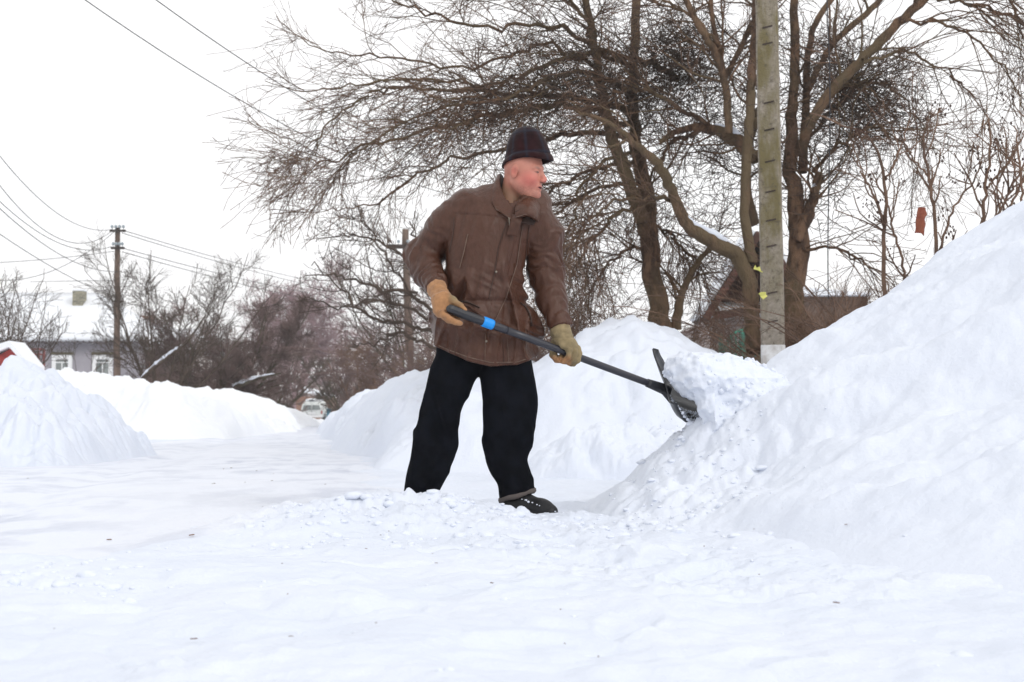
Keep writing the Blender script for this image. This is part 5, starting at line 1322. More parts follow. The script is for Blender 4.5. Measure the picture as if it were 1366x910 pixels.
# low trunk of that tree leaning to the right with snow along it
W, Rr = pl([(178, 520), (200, 495), (225, 475), (250, 455), (275, 420)], 41., [3.6, 3, 2.4, 1.8, 1], 24); mb = MB(); mb.tube(W - np.array(o_.location) * 0, Rr, 8); mb.build('leaning_limb', M['twig_dark'], o_, True)
c_, r_ = bough_snow(o_, W, Rr, 2, 17, .055, 3.); mb = MB(); mb.tube(c_, r_, 8); mb.build('snow_patch', M['snow_soft'], o_, True)
stem_tree('orchard_tree', 113, 545, 46., 3.0, 1.1, R(64), 'small twiggy tree between the two white framed windows', M['twig_dark'], M['twig_dark'], 5, (4., 4., 2., 0.), .045, rt=.0065, up=.07, trunk_h=.2)
# round dark tree with dense purple twigs
g_ = 'dense purple brown trees left of the road'
stem_tree('dense_tree', 300, 550, 50., 4.2, 2.9, R(65), 'round purple brown tree with a snowy low limb, largest of the dense ones', M['bark'], M['twig_purple'], 15, (14., 11., 6., 0.), .13, rt=.0085, up=.05, trunk_h=.08, group=g_)
W, Rr = pl([(296, 545), (306, 522), (325, 512), (345, 505), (375, 498)], 49., [4.5, 4, 3, 2.4, 1.2], 24); mb = MB(); mb.tube(W, Rr, 8); t_ = bpy.data.objects[-1] if False else None
dt = [o for o in bpy.data.objects if o.name.startswith('dense_tree')][0]
mb.build('low_limb', M['bark'], dt, True); c_, r_ = bough_snow(dt, W, Rr, 2, 22, .07, 4.); mb = MB(); mb.tube(c_, r_, 8); mb.build('snow_patch', M['snow_soft'], dt, True)
stem_tree('dense_tree', 250, 550, 56., 3.6, 2.6, R(66), 'purple brown tree behind the wide fruit tree beside the pole', M['bark'], M['twig_purple'], 8, (9., 7., 4., 0.), .11, rt=.009, up=.05, trunk_h=.1, group=g_)
stem_tree('dense_tree', 355, 555, 62., 3.8, 3.2, R(67), 'purple brown tree just left of the snow covered car', M['bark'], M['twig_purple'], 9, (9., 8., 4., 0.), .11, rt=.010, up=.05, trunk_h=.1, group=g_)
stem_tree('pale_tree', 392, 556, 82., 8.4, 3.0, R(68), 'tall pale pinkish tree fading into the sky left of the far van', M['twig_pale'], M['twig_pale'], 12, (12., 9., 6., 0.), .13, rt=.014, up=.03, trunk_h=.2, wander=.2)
# right side of the road
g_ = 'brown bushes along the far right side of the road'
stem_tree('road_bush', 525, 556, 44., 3.1, 1.8, R(69), 'brown bush nearest to the slim poles behind the man', M['hedge_brown'], M['hedge_brown'], 10, (9., 8., 4., 0.), .06, rt=.008, up=.05, trunk_h=.05, catn='bush', group=g_, parts=('stems', 'twigs'))
stem_tree('road_bush', 490, 556, 55., 3.3, 2.2, R(70), 'brown bush second from the slim poles behind the man', M['hedge_brown'], M['twig_purple'], 10, (9., 8., 4., 0.), .07, rt=.009, up=.05, trunk_h=.05, catn='bush', group=g_, parts=('stems', 'twigs'))
stem_tree('road_bush', 462, 556, 72., 3.9, 2.6, R(71), 'darkest brown bush right above the far van and brick house', M['bark'], M['twig_dark'], 9, (9., 8., 3., 0.), .1, rt=.011, up=.05, trunk_h=.1, catn='bush', group=g_, parts=('stems', 'twigs'))
stem_tree('road_tree', 560, 556, 48., 5.8, 3.0, R(72), 'tall brown tree beyond the slim poles, its twigs above the man’s glove', M['bark'], M['twig_purple'], 9, (8., 7., 4., 0.), .12, rt=.009, up=.05, trunk_h=.2)
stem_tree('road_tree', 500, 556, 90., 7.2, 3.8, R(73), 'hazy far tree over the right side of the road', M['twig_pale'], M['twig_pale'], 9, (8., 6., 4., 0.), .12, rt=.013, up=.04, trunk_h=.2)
# the far wood that closes the street
r_ = R(80); n = 520; x = r_.uniform(-42, 14, n); y = r_.uniform(118, 145, n); W = np.empty((n, 8, 3)); W[:, 0] = np.stack([x, y, ground_base(x, y)], 1)
d = unit(np.stack([r_.normal(size=n) * .22, r_.normal(size=n) * .22, np.ones(n)], 1)); st = (r_.uniform(2.2, 5.2, n) / 7)[:, None]
for j in range(1, 8): W[:, j] = W[:, j - 1] + d * st; d = unit(d + r_.normal(size=(n, 3)) * .1)
Rr = np.repeat(np.linspace(.06, .02, 8)[None], n, 0)
a1 = grow(W, Rr, 9., (.8, 2.4), (25, 60), 6, r_, (0, 0, .05), .1, 1, .6, .03, .016, .15); a2 = grow(*a1, 4., (.3, 1.0), (25, 60), 5, r_, (0, 0, .03), .1, 1, .7, .02, .013, .15)
V, Q = [], []; nn = 0
for P_, R__ in ((W, Rr), a1, a2):
    v, q = tubes(P_, R__, 3); V.append(v); Q.append(q + nn); nn += len(v)
tag(obj('distant_wood', raw_mesh('distant_wood', np.concatenate(V), np.concatenate(Q), mat=M['twig_purple'])), 'far purple grey wood closing the end of the street', 'wood', kind='stuff')
# ================================================================== BUILDINGS, POLES, WIRES, VEHICLES
M['plaster'] = mat('lilac_plaster', (.36, .34, .37), .9, .2, var=(.28, .265, .29), var_scale=.8, bump=.3, bump_scale=8)
M['plaster_w'] = mat('white_plaster', (.62, .58, .56), .9, .2, var=(.42, .36, .33), var_scale=1.6, bump=.4, bump_scale=12)
M['frame'] = mat('white_frame', (.78, .78, .78), .6, .4)
M['glass'] = mat('window_glass', (.10, .12, .12), .12, .6, var=(.25, .27, .26), var_scale=1.2)
M['olive'] = mat('olive_lintel', (.16, .15, .09), .9, .2, var=(.1, .09, .06), var_scale=2)
M['sheetroof'] = mat('corrugated_sheet', (.16, .15, .16), .8, .3, var=(.10, .09, .10), var_scale=2)
M['darkwood'] = mat('dark_wood', (.06, .045, .04), .9, .2, var=(.035, .027, .024), var_scale=4, bump=.5, bump_scale=20, stretch=(1, 1, .2))
M['redwood'] = mat('red_brown_board', (.115, .048, .036), .85, .25, var=(.05, .028, .022), var_scale=5, bump=.4, bump_scale=20, stretch=(.25, 1, 1))
M['redpaint'] = mat('red_paint', (.36, .045, .04), .6, .4, var=(.22, .03, .03), var_scale=4)
M['tarpaint'] = mat('dark_red_paint', (.2, .05, .045), .7, .3)
M['woodpole'] = mat('weathered_pole', (.17, .12, .095), .9, .2, var=(.10, .07, .055), var_scale=6, bump=.6, bump_scale=30, stretch=(1, 1, .12), bdist=.02)
M['insul'] = mat('insulator_glass', (.28, .33, .36), .2, .6)
M['steel'] = mat('galvanised', (.2, .2, .21), .5, .5, metal=.6)
M['green'] = mat('green_paint', (.03, .20, .14), .5, .4, var=(.035, .09, .065), var_scale=8)
M['whitewash'] = mat('whitewash', (.72, .72, .72), .9, .2, var=(.5, .48, .46), var_scale=9, bump=.5, bump_scale=30)
M['yellow'] = mat('yellow_tape', (.60, .58, .16), .6, .3)
M['rust'] = mat('rusty_cloth', (.25, .085, .05), .9, .2, var=(.2, .06, .04), var_scale=20, bump=.5, bump_scale=60)
M['bluep'] = mat('blue_barrel', (.05, .22, .32), .6, .4)
M['vanwhite'] = mat('van_paint', (.70, .72, .70), .35, .5, var=(.55, .57, .55), var_scale=3)
M['tyre'] = mat('tyre', (.02, .02, .02), .9, .2)
M['redlamp'] = mat('tail_lamp', (.3, .02, .02), .3, .5)
M['cardark'] = mat('car_paint', (.10, .11, .13), .4, .5)
def brickmat(name, c1, c2, mortar, scale, vertical_xz=True):
    m = bpy.data.materials.new(name); m.use_nodes = True; nt = m.node_tree; N = nt.nodes; L = nt.links; b = N['Principled BSDF']; b.inputs['Roughness'].default_value = .9
    tc = N.new('ShaderNodeTexCoord'); sx = N.new('ShaderNodeSeparateXYZ'); cx = N.new('ShaderNodeCombineXYZ'); ad = N.new('ShaderNodeMath'); ad.operation = 'ADD'
    L.new(tc.outputs['Object'], sx.inputs[0]); L.new(sx.outputs['X'], ad.inputs[0]); L.new(sx.outputs['Y'], ad.inputs[1]); L.new(ad.outputs[0], cx.inputs['X']); L.new(sx.outputs['Z'], cx.inputs['Y'])
    br = N.new('ShaderNodeTexBrick'); br.inputs['Scale'].default_value = scale; br.inputs['Color1'].default_value = (*c1, 1); br.inputs['Color2'].default_value = (*c2, 1); br.inputs['Mortar'].default_value = (*mortar, 1)
    br.inputs['Mortar Size'].default_value = .015; br.inputs['Brick Width'].default_value = .26; br.inputs['Row Height'].default_value = .08
    L.new(cx.outputs[0], br.inputs['Vector']); nz = N.new('ShaderNodeTexNoise'); nz.inputs['Scale'].default_value = 3; mx = N.new('ShaderNodeMix'); mx.data_type = 'RGBA'; mx.blend_type = 'MULTIPLY'; mx.inputs['Factor'].default_value = .35
    L.new(tc.outputs['Object'], nz.inputs['Vector']); L.new(br.outputs['Color'], mx.inputs['A']); L.new(nz.outputs['Fac'], mx.inputs['B']); L.new(mx.outputs['Result'], b.inputs['Base Color'])
    return m
M['brick'] = brickmat('orange_brick', (.36, .13, .06), (.28, .10, .05), (.3, .26, .22), 1.)
M['brick_old'] = brickmat('old_brick', (.22, .09, .055), (.17, .075, .05), (.25, .22, .2), 1.)
M['brick_pale'] = brickmat('pale_brick', (.38, .35, .24), (.07, .07, .06), (.36, .34, .27), 1.)
M['brick_white'] = brickmat('whitewashed_brick', (.62, .58, .56), (.5, .42, .38), (.36, .28, .26), 1.)
# concrete with moss on the street side
m = bpy.data.materials.new('mossy_concrete'); m.use_nodes = True; nt = m.node_tree; N = nt.nodes; L = nt.links; b = N['Principled BSDF']; b.inputs['Roughness'].default_value = .92; b.inputs['Specular IOR Level'].default_value = .2
tc = N.new('ShaderNodeTexCoord')
def nzn(scale, det=8, st=(1, 1, 1), rough=.65):
    mp = N.new('ShaderNodeMapping'); mp.inputs['Scale'].default_value = st; n = N.new('ShaderNodeTexNoise'); n.inputs['Scale'].default_value = scale; n.inputs['Detail'].default_value = det; n.inputs['Roughness'].default_value = rough
    L.new(tc.outputs['Object'], mp.inputs[0]); L.new(mp.outputs[0], n.inputs['Vector']); return n.outputs['Fac']
def ramp(v, a, c):
    r = N.new('ShaderNodeMapRange'); r.inputs['From Min'].default_value = a; r.inputs['From Max'].default_value = c; L.new(v, r.inputs['Value']); return r.outputs[0]
def mixc(f, A_, B_):
    x = N.new('ShaderNodeMix'); x.data_type = 'RGBA'; L.new(f, x.inputs['Factor'])
    for k_, v in (('A', A_), ('B', B_)):
        if isinstance(v, tuple): x.inputs[k_].default_value = (*v, 1)
        else: L.new(v, x.inputs[k_])
    return x.outputs['Result']
c1 = mixc(ramp(nzn(28), .35, .65), (.235, .205, .17), (.36, .32, .275))
at = N.new('ShaderNodeAttribute'); at.attribute_name = 'tint'; sxx = N.new('ShaderNodeSeparateColor'); L.new(at.outputs['Color'], sxx.inputs[0])
mm = N.new('ShaderNodeMath'); mm.operation = 'MULTIPLY'; L.new(ramp(nzn(4.5, 9, (1.5, 1, .5)), .36, .58), mm.inputs[0]); L.new(sxx.outputs[0], mm.inputs[1])
c2 = mixc(mm.outputs[0], c1, (.155, .13, .065)); m3 = N.new('ShaderNodeMath'); m3.operation = 'MULTIPLY'; L.new(ramp(nzn(22, 6), .55, .66), m3.inputs[0]); m3.inputs[1].default_value = .7
c3 = mixc(m3.outputs[0], c2, (.09, .075, .06)); L.new(c3, b.inputs['Base Color'])
bp = N.new('ShaderNodeBump'); bp.inputs['Strength'].default_value = .8; bp.inputs['Distance'].default_value = .02; L.new(nzn(55), bp.inputs['Height']); L.new(bp.outputs[0], b.inputs['Normal'])
M['concrete'] = m

# ---- concrete pole
Yp = 12.2
bx = GX(1033, Yp); o = empty('concrete_pole', (float(bx), Yp, .0), label='mossy grey concrete pole with step slots standing in the snow', cat='utility pole')
wb, wt_, Hp = .098, .084, 9.0
zs_ = np.linspace(-.1, Hp, 90); prof = []
rot = math.radians(-14)
def ringpt(z):
    w_ = wb + (wt_ - wb) * z / Hp; c = .018
    base = np.array([[-w_ + c, -w_], [w_ - c, -w_], [w_, -w_ + c], [w_, w_ - c], [w_ - c, w_], [-w_ + c, w_], [-w_, w_ - c], [-w_, -w_ + c]])
    R2 = np.array([[math.cos(rot), -math.sin(rot)], [math.sin(rot), math.cos(rot)]])
    q = base @ R2.T
    lean = .01 * z
    return np.stack([bx + q[:, 0] - lean, Yp + q[:, 1], np.full(8, z)], 1)
V_ = np.concatenate([ringpt(z) for z in zs_]); V_[:, :2] += .003 * np.stack([n3(V_ * 7), n3(V_ * 7 + 9)], 1)
i = np.arange(len(zs_) - 1)[:, None] * 8; j = np.arange(8)[None]; jn = (j + 1) % 8
Q_ = np.stack([i + j, i + jn, i + 8 + jn, i + 8 + j], -1).reshape(-1, 4)
tint = np.zeros((len(V_), 3)); kk = np.arange(len(V_)) % 8; tint[(kk <= 1) | (kk == 2)] = 1.0; tint *= np.clip((V_[:, 2:3] - .9) / 1.2, 0.15, 1)
child('post', V_, o, Q_, None, M['concrete'], False, col=tint)
fdir = np.array([math.sin(rot), -math.cos(rot), 0.]); sdir = np.array([math.cos(rot), math.sin(rot), 0])
for py in (40, 62, 140, 176, 218, 258, 296, 330, 392, 430):
    z = P(1033, py, Yp)[2]; w_ = wb + (wt_ - wb) * z / Hp; c = np.array([bx - .01 * z, Yp, z]) + fdir * (w_ + .001)
    mb = MB(); mb.bar(c - sdir * .035 + np.array([0, 0, -.006]), c + sdir * .05 + np.array([0, 0, .010]), .010, .012); mb.build('step_slot', M['darkwood'], o)
wv_, wq_ = [], []
zz4 = [-.1, .60, 1.03]; V_ = np.concatenate([(ringpt(z) - np.array([bx, Yp, 0])) * np.array([1.035, 1.035, 1]) + np.array([bx, Yp, 0]) for z in zz4])
i = np.arange(2)[:, None] * 8; Q_ = np.stack([i + j, i + jn, i + 8 + jn, i + 8 + j], -1).reshape(-1, 4)
child('whitewashed_foot', V_, o, Q_, None, M['whitewash'], False)
def ribbon(px, py, label, seed):
    c = P(px, py, Yp - .15); r_ = R(seed); rows_ = []
    for k_ in range(3):
        rows_.append([c + np.array([.026 * k_ - .03 + .008 * q + .007 * r_.normal(), -.012 * r_.random(), -.014 * q - .012 * k_ * (1 if seed == 3 else -1) + .007 * r_.normal()]) for q in range(4)])
    s_ = sheet('tape_strip', rows_, M['yellow'], None, .002, 4, .004); tag(s_, label, 'tape')
ribbon(1010, 354, 'upper scrap of yellow tape caught at the concrete pole', 3)
ribbon(1017, 392, 'lower scrap of yellow tape caught at the concrete pole', 5)
# hanging rag
c = P(1231, 277, 10.0)
rr_ = sheet('hanging_rag', [[c + np.array([-.03 - .006 * q, .004 * (q % 2), -.036 * q]) for q in range(6)], [c + np.array([0 - .004 * q, -.022, -.037 * q]) for q in range(6)], [c + np.array([.03 - .004 * q, .006, -.034 * q]) for q in range(5)] + [c + np.array([.004, .0, -.20])]], M['rust'], None, .006, 5, .014)
tag(rr_, 'rusty red brown rag hanging in the bare shrub', 'rag')
# ---- wooden poles
def woodpole(name, px, top_py, Yd, r, label, lean=0., arms=()):
    g = ground_base(np.array(GX(px, Yd)), np.array(Yd)); o = empty(name, (float(GX(px, Yd)), Yd, float(g)), label=label, cat='utility pole')
    t = P(px + lean, top_py, Yd); b_ = np.array([GX(px, Yd), Yd, float(g) - .1]); n = 16; pts = b_ + (t - b_) * np.linspace(0, 1, n)[:, None]; pts[1:-1, :2] += .012 * RNG.normal(size=(n - 2, 2))
    mb = MB(); mb.tube(pts, np.linspace(r * 1.25, r * .85, n), 14); mb.build('post', M['woodpole'], o, True)
    return o, t
o, t = woodpole('wooden_pole', 157, 304, 50., .105, 'tall dark wooden power pole with insulators in front of the grey house')
for (py, w_, n) in ((308, .28, 4), (318, .0, 0), (331, .24, 4)):
    c = P(157, py, 50. - .15)
    if n:
        mb = MB(); mb.bar(c - np.array([w_, 0, 0]), c + np.array([w_, 0, 0]), .07, .08); mb.build('crossarm', M['darkwood'], o)
        for k_ in range(n):
            q = c + np.array([-w_ + .08 + k_ * (2 * w_ - .16) / (n - 1), 0, .04]); mb = MB(); mb.tube([q, q + np.array([0, 0, .06]), q + np.array([0, 0, .07]), q + np.array([0, 0, .13]), q + np.array([0, 0, .17])], [.012, .012, .05, .055, .03], 10); mb.build('insulator', M['insul'], o, True)
c = P(157, 402, 49.8); mb = MB(); mb.box(c - np.array([.18, .08, .03]), c + np.array([.18, .02, .03])); mb.build('clamp_band', M['darkwood'], o)
o, t = woodpole('wooden_pole', 549, 306, 46., .125, 'thin wooden pole with one crossarm at the left, close behind the man', -8)
c = P(534, 329, 45.8); mb = MB(); mb.bar(c - np.array([.42, 0, 0]), c + np.array([.45, 0, 0]), .12, .13); mb.build('crossarm', M['darkwood'], o)
for k_ in range(3):
    q = c + np.array([-.36 + .3 * k_, 0, .065]); mb = MB(); mb.tube([q, q + np.array([0, 0, .06]), q + np.array([0, 0, .07]), q + np.array([0, 0, .15])], [.012, .012, .05, .04], 10); mb.build('insulator', M['insul'], o, True)
for px, y0, lb in ((556, 442, 'whitewashed stub post strapped at the right of the thin wooden pole'), (541.5, 470, 'short pale post at the left of the thin wooden pole')):
    g = 0.; Yd = 45.3; t = P(px, y0, Yd); b_ = np.array([GX(px + (0 if px > 550 else 1), Yd), Yd, -.1])
    w_ = .10 if px > 550 else .05
    mb = MB(); mb.bar(b_, t, w_ * 1.7, w_ * 1.7); ob = mb.build('stub_post', M['whitewash'], None); 
    # rebuild about its own base
    tag(ob, lb, 'post')
# ---- wires
def wire(a, b_, sag, r, label, group=None):
    a = np.array(a); b_ = np.array(b_); t = np.linspace(0, 1, 24)[:, None]; c = a + (b_ - a) * t - np.array([0, 0, 1.]) * sag * 4 * t * (1 - t)
    mb = MB(); mb.tube(c, r, 5); tag(mb.build('overhead_wire', M['ink'], None, True), label, 'wire', group)
gw = 'overhead wires to the tall wooden pole'
for a, b_, sag, lb in [((-60, 125, 30), (150, 306, 50), .9, 'highest wire sweeping down from the upper left to the tall wooden pole'),
                       ((-60, 158, 30), (148, 309, 50), 1.3, 'second highest wire coming down to the tall wooden pole'),
                       ((-60, 205, 30), (148, 329, 50), .8, 'third wire down, ending at the lower crossarm of the tall pole'),
                       ((-60, 218, 28), (158, 362, 50), .6, 'thick lower wire crossing the others left of the tall pole'),
                       ((-60, 270, 30), (150, 395, 52), .2, 'lowest slanting wire passing above the pale chimney'),
                       ((-60, 362, 50), (154, 308, 50), .9, 'faint nearly level wire reaching the upper crossarm'),
                       ((-60, 352, 52), (154, 335, 50), .1, 'faint level wire reaching the lower crossarm'),
                       ((40, 376, 60), (154, 374, 50), .0, 'short dark level wire above the roof of the grey house')]:
    wire(P(*a), P(*b_), sag, .011, lb, gw)
for (a, b_, lb) in [((163, 307, 50), (545, 392, 118), 'topmost wire from the tall pole towards the far street'), ((163, 311, 50), (545, 399, 118), 'second wire from the tall pole towards the far street'),
                    ((163, 331, 50), (545, 405, 118), 'third wire from the tall pole towards the far street'), ((163, 336, 50), (545, 415, 118), 'lowest wire from the tall pole towards the far street')]:
    wire(P(*a), P(*b_), .5, .014, lb, 'wires from the tall pole to the far street')
wire(P(60, -38, 14), P(640, 270, 24), .35, .006, 'left one of the two long wires running from the top edge into the twigs', 'long wires at the top left')
wire(P(165, -32, 14), P(660, 245, 24), .30, .006, 'right one of the two long wires running from the top edge into the twigs', 'long wires at the top left')
mb = MB(); a = P(1102, -20, 12.6); b_ = P(1108, 400, 12.6); mb.tube(np.array([a + (b_ - a) * t + np.array([.02 * math.sin(t * 5), 0, 0]) for t in np.linspace(0, 1, 20)]), .005, 6); tag(mb.build('hanging_cable', M['ink'], None, True), 'thin cable hanging straight down right of the concrete pole', 'cable')
# ---- grey house at the left
Yh = 60.
def pz(py, Y_): return P(0, py, Y_)[2]
def pxx(px, Y_): return GX(px, Y_)
o = empty('grey_house', (float(GX(50, Yh)), Yh, -.2), label='grey lilac single storey house with a snow covered roof and white framed windows', cat='house')
zE = pz(457, Yh); xL, xR = -24., GX(186, Yh)
mb = MB(); mb.box((xL, Yh, -.5), (xR, Yh + 8, zE)); mb.build('wall', M['plaster'], o)
# gable roof sheet with corrugated eave and a thick snow blanket
zR = pz(393, Yh + 4)
n = 260; xs_ = np.linspace(xL - .4, xR + .35, n); wav = .05 * np.sin(xs_ / .24 * 2 * PI)
def roof_sheet(name, y0, z0, y1, z1, off, th, m, wv_amt=1., sag=0.):
    rows_ = []
    for t in np.linspace(0, 1, 8):
        y = y0 + (y1 - y0) * t; z = z0 + (z1 - z0) * t + off
        xe_ = xs_.min() + (xs_ - xs_.min()) * (1 - 3.3 * t / (xs_.max() - xs_.min()))
        rows_.append(np.stack([xe_, np.full(n, y), z + wav * wv_amt + sag * (1 - (1 - min(t * 5, 1)) ** 2)], 1))
    T_ = np.array(rows_); B_ = T_ - np.array([0, 0, th]); T_ = T_.copy(); V_ = np.concatenate([T_.reshape(-1, 3), B_.reshape(-1, 3)]); idx = np.arange(8 * n).reshape(8, n); o_ = 8 * n
    q = np.stack([idx[:-1, :-1], idx[:-1, 1:], idx[1:, 1:], idx[1:, :-1]], -1).reshape(-1, 4)
    rg = np.concatenate([idx[0, :-1], idx[:-1, -1], idx[-1, ::-1][:-1], idx[::-1, 0][:-1]]); rn = np.roll(rg, -1)
    return V_, np.concatenate([q, q[:, ::-1] + o_, np.stack([rg, rg + o_, rn + o_, rn], 1)])
V1, Q1 = roof_sheet('r', Yh - .45, zE, Yh + 4, zR - .2, .0, .05, None); V2, Q2 = roof_sheet('r', Yh + 8.45, zE, Yh + 4, zR - .2, .0, .05, None)
rf = child('roof', np.concatenate([V1, V2]), o, np.concatenate([Q1, Q2 + len(V1)]), None, M['sheetroof'], False)
V1, Q1 = roof_sheet('r', Yh - .40, zE, Yh + 4, zR - .2, .22, .20, None, .10, .06); V2, Q2 = roof_sheet('r', Yh + 8.40, zE, Yh + 4, zR - .2, .22, .20, None, .35, .06)
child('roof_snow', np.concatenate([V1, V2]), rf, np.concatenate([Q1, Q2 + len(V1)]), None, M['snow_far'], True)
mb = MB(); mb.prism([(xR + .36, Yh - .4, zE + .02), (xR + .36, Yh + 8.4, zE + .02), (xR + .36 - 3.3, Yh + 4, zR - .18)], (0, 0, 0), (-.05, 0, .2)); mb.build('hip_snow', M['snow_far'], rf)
mb = MB(); mb.box((GX(99.5, Yh + 3), Yh + 2.6, zR - 1.4), (GX(113, Yh + 3), Yh + 3.2, pz(389, Yh + 3))); ch = mb.build('chimney', M['brick_pale'], rf)
mb = MB(); mb.box((GX(98.5, Yh + 3), Yh + 2.55, pz(389, Yh + 3) + .003), (GX(114, Yh + 3), Yh + 3.25, pz(388, Yh + 3) + .03)); mb.build('chimney_cap', M['snow_far'], rf)
for (x0, x1) in ((70, 97), (124, 151)):
    a = (GX(x0, Yh), Yh - .06, pz(506, Yh)); c_ = (GX(x1, Yh), Yh + .02, pz(474, Yh)); w_ = .17
    mb = MB(); mb.box((a[0], a[1], a[2]), (a[0] + w_, c_[1], c_[2])); mb.box((c_[0] - w_, a[1], a[2]), (c_[0], c_[1], c_[2])); mb.box((a[0] + w_, a[1], c_[2] - w_), (c_[0] - w_, c_[1], c_[2])); mb.box((a[0] + w_, a[1], a[2]), (c_[0] - w_, c_[1], a[2] + w_))
    xm = (a[0] + c_[0]) / 2; zm_ = a[2] + .68 * (c_[2] - a[2])
    mb.box((xm - .02, a[1] + .01, a[2] + w_), (xm + .02, c_[1], zm_)); mb.box((a[0] + w_, a[1] + .012, zm_), (c_[0] - w_, c_[1], zm_ + .04))
    wf = mb.build('window', M['frame'], o)
    mb = MB(); mb.box((a[0] + w_, Yh - .03, a[2] + w_), (c_[0] - w_, Yh - .012, c_[2] - w_)); mb.build('pane', M['glass'], wf)
    mb = MB(); mb.box((a[0] - .05, Yh - .05, pz(473, Yh)), (c_[0] + .05, Yh - .003, pz(470, Yh))); mb.build('lintel', M['olive'], wf)
    mb = MB(); mb.box((a[0] - .1, Yh - .14, a[2] - .08), (c_[0] + .1, Yh - .003, a[2] - .003)); mb.build('sill', M['frame'], wf)
mb = MB(); mb.box((GX(-60, Yh), Yh - .05, -.4), (GX(35, Yh), Yh - .004, pz(462, Yh))); mb.build('wall_panel', M['darkwood'], o)
# dark annexe right of the pole
o = empty('annexe', (float(GX(205, 61)), 61., -.2), label='dark wooden annexe at the right end of the grey house', cat='shed')
mb = MB(); mb.box((GX(190, 61), 61., -.5), (GX(222, 61), 66., pz(462, 61))); mb.build('wall', M['darkwood'], o)
mb = MB(); mb.prism([(GX(188, 61), 60.6, pz(464, 61)), (GX(188, 61), 66.4, pz(464, 61) + 1.), (GX(188, 61), 66.4, pz(464, 61) + .85), (GX(188, 61), 60.6, pz(464, 61) - .1)], (0, 0, 0), (GX(225, 61) - GX(188, 61), 0, 0)); mb.build('roof', M['snow_far'], o)
mb = MB(); mb.box((GX(200, 61), 60.9, .3), (GX(212, 61), 60.99, pz(480, 61))); mb.build('door', M['redwood'], o)
# brick chimney house further back
o = empty('brick_chimney_house', (float(GX(200, 74)), 74., -.2), label='far snow covered house with a rusty brick chimney behind the fruit tree', cat='house')
zc = pz(448, 74)
mb = MB(); mb.box((GX(165, 74), 74., -.6), (GX(262, 74), 80., zc - .6)); mb.build('wall', M['plaster_w'], o)
x0, x1 = GX(160, 74), GX(268, 74)
mb = MB(); mb.prism([(x0, 73.5, zc - .7), (x0, 77, zc + .55), (x0, 80.5, zc - .7)], (0, 0, 0), (x1 - x0, 0, 0)); rf = mb.build('roof', M['snow_far'], o)
mb = MB(); mb.box((GX(177, 76), 76., zc - .5), (GX(200, 76), 77., pz(421, 76))); mb.build('chimney', M['brick'], rf)
# red shed
Ys = 34.; o = empty('red_shed', (float(GX(10, Ys)), Ys, .0), label='small red gabled shed with a snowy roof behind the near left bank', cat='shed')
ax, az = GX(16, Ys), pz(464, Ys); rx, rz_ = GX(37, Ys), pz(487, Ys); lx = 2 * ax - rx - .5
mb = MB(); mb.prism([(lx, Ys, -.2), (rx, Ys, -.2), (rx, Ys, rz_), (ax, Ys, az), (lx, Ys, rz_ - .1)], (0, 0, 0), (0, .8, 0)); mb.build('wall', M['redpaint'], o)
mb = MB(); mb.prism([(ax, Ys - .2, az + .01), (rx + .12, Ys - .2, rz_ - .12), (rx + .12, Ys - .2, rz_ - .02), (ax, Ys - .2, az + .16)], (0, 0, 0), (0, 1.1, 0))
mb.prism([(ax, Ys - .2, az + .16), (lx - .6, Ys - .2, rz_ + .12), (lx - .6, Ys - .2, rz_ - .16), (ax, Ys - .2, az + .01)], (0, 0, 0), (0, 1.1, 0)); mb.build('roof_snow', M['snow_far'], o)
# red metal frame by the house
o = empty('metal_trellis', (float(GX(51, 52)), 52., .0), label='thin dark red metal trellis standing in front of the grey house wall', cat='trellis')
for x in (44, 51.5, 59):
    mb = MB(); mb.bar((GX(x, 52), 52, -.1), (GX(x, 52), 52, pz(466 if x != 51.5 else 468, 52)), .07); mb.build('post', M['tarpaint'], o)
for z in (466, 473):
    mb = MB(); mb.bar((GX(43.4, 52), 51.9, pz(z, 52)), (GX(59.6, 52), 51.9, pz(z, 52)), .06); mb.build('rail', M['tarpaint'], o)
# ---- far brick house closing the street
Yb = 108.; o = empty('brick_house', (float(GX(425, Yb)), Yb, -.4), label='small orange brick house with a snowy roof at the end of the street', cat='house')
mb = MB(); mb.box((GX(396, Yb), Yb, -1.), (GX(437, Yb), Yb + 6, pz(529, Yb))); mb.build('wall', M['brick'], o)
mb = MB(); mb.prism([(GX(392, Yb), Yb - .3, pz(521, Yb)), (GX(392, Yb), Yb - .3, pz(514, Yb)), (GX(440, Yb), Yb - .3, pz(527, Yb)), (GX(440, Yb), Yb - .3, pz(530, Yb))], (0, 0, 0), (0, 6.6, 0)); mb.build('roof', M['snow_far'], o)
mb = MB(); mb.box((GX(414, Yb), Yb - .05, pz(541, Yb)), (GX(424, Yb), Yb - .003, pz(533, Yb))); w_ = mb.build('window', M['tarpaint'], o)
mb = MB(); mb.box((GX(415, Yb), Yb - .07, pz(540, Yb)), (GX(423, Yb), Yb - .053, pz(534, Yb))); mb.build('pane', M['glass'], w_)
o = empty('far_roofed_house', (float(GX(425, 135)), 135., -.4), label='faint far house with a flat snowy roof line above the brick house', cat='house')
mb = MB(); mb.box((GX(395, 135), 135., -1.), (GX(452, 135), 141, pz(504, 135))); mb.build('wall', M['plaster_w'], o)
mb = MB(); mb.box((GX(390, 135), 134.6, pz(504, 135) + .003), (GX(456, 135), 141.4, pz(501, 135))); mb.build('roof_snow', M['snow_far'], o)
mb = MB(); mb.box((GX(427, 135), 134.7, pz(513, 135)), (GX(441, 135), 134.9, pz(508, 135))); mb.build('window', M['glass'], o)
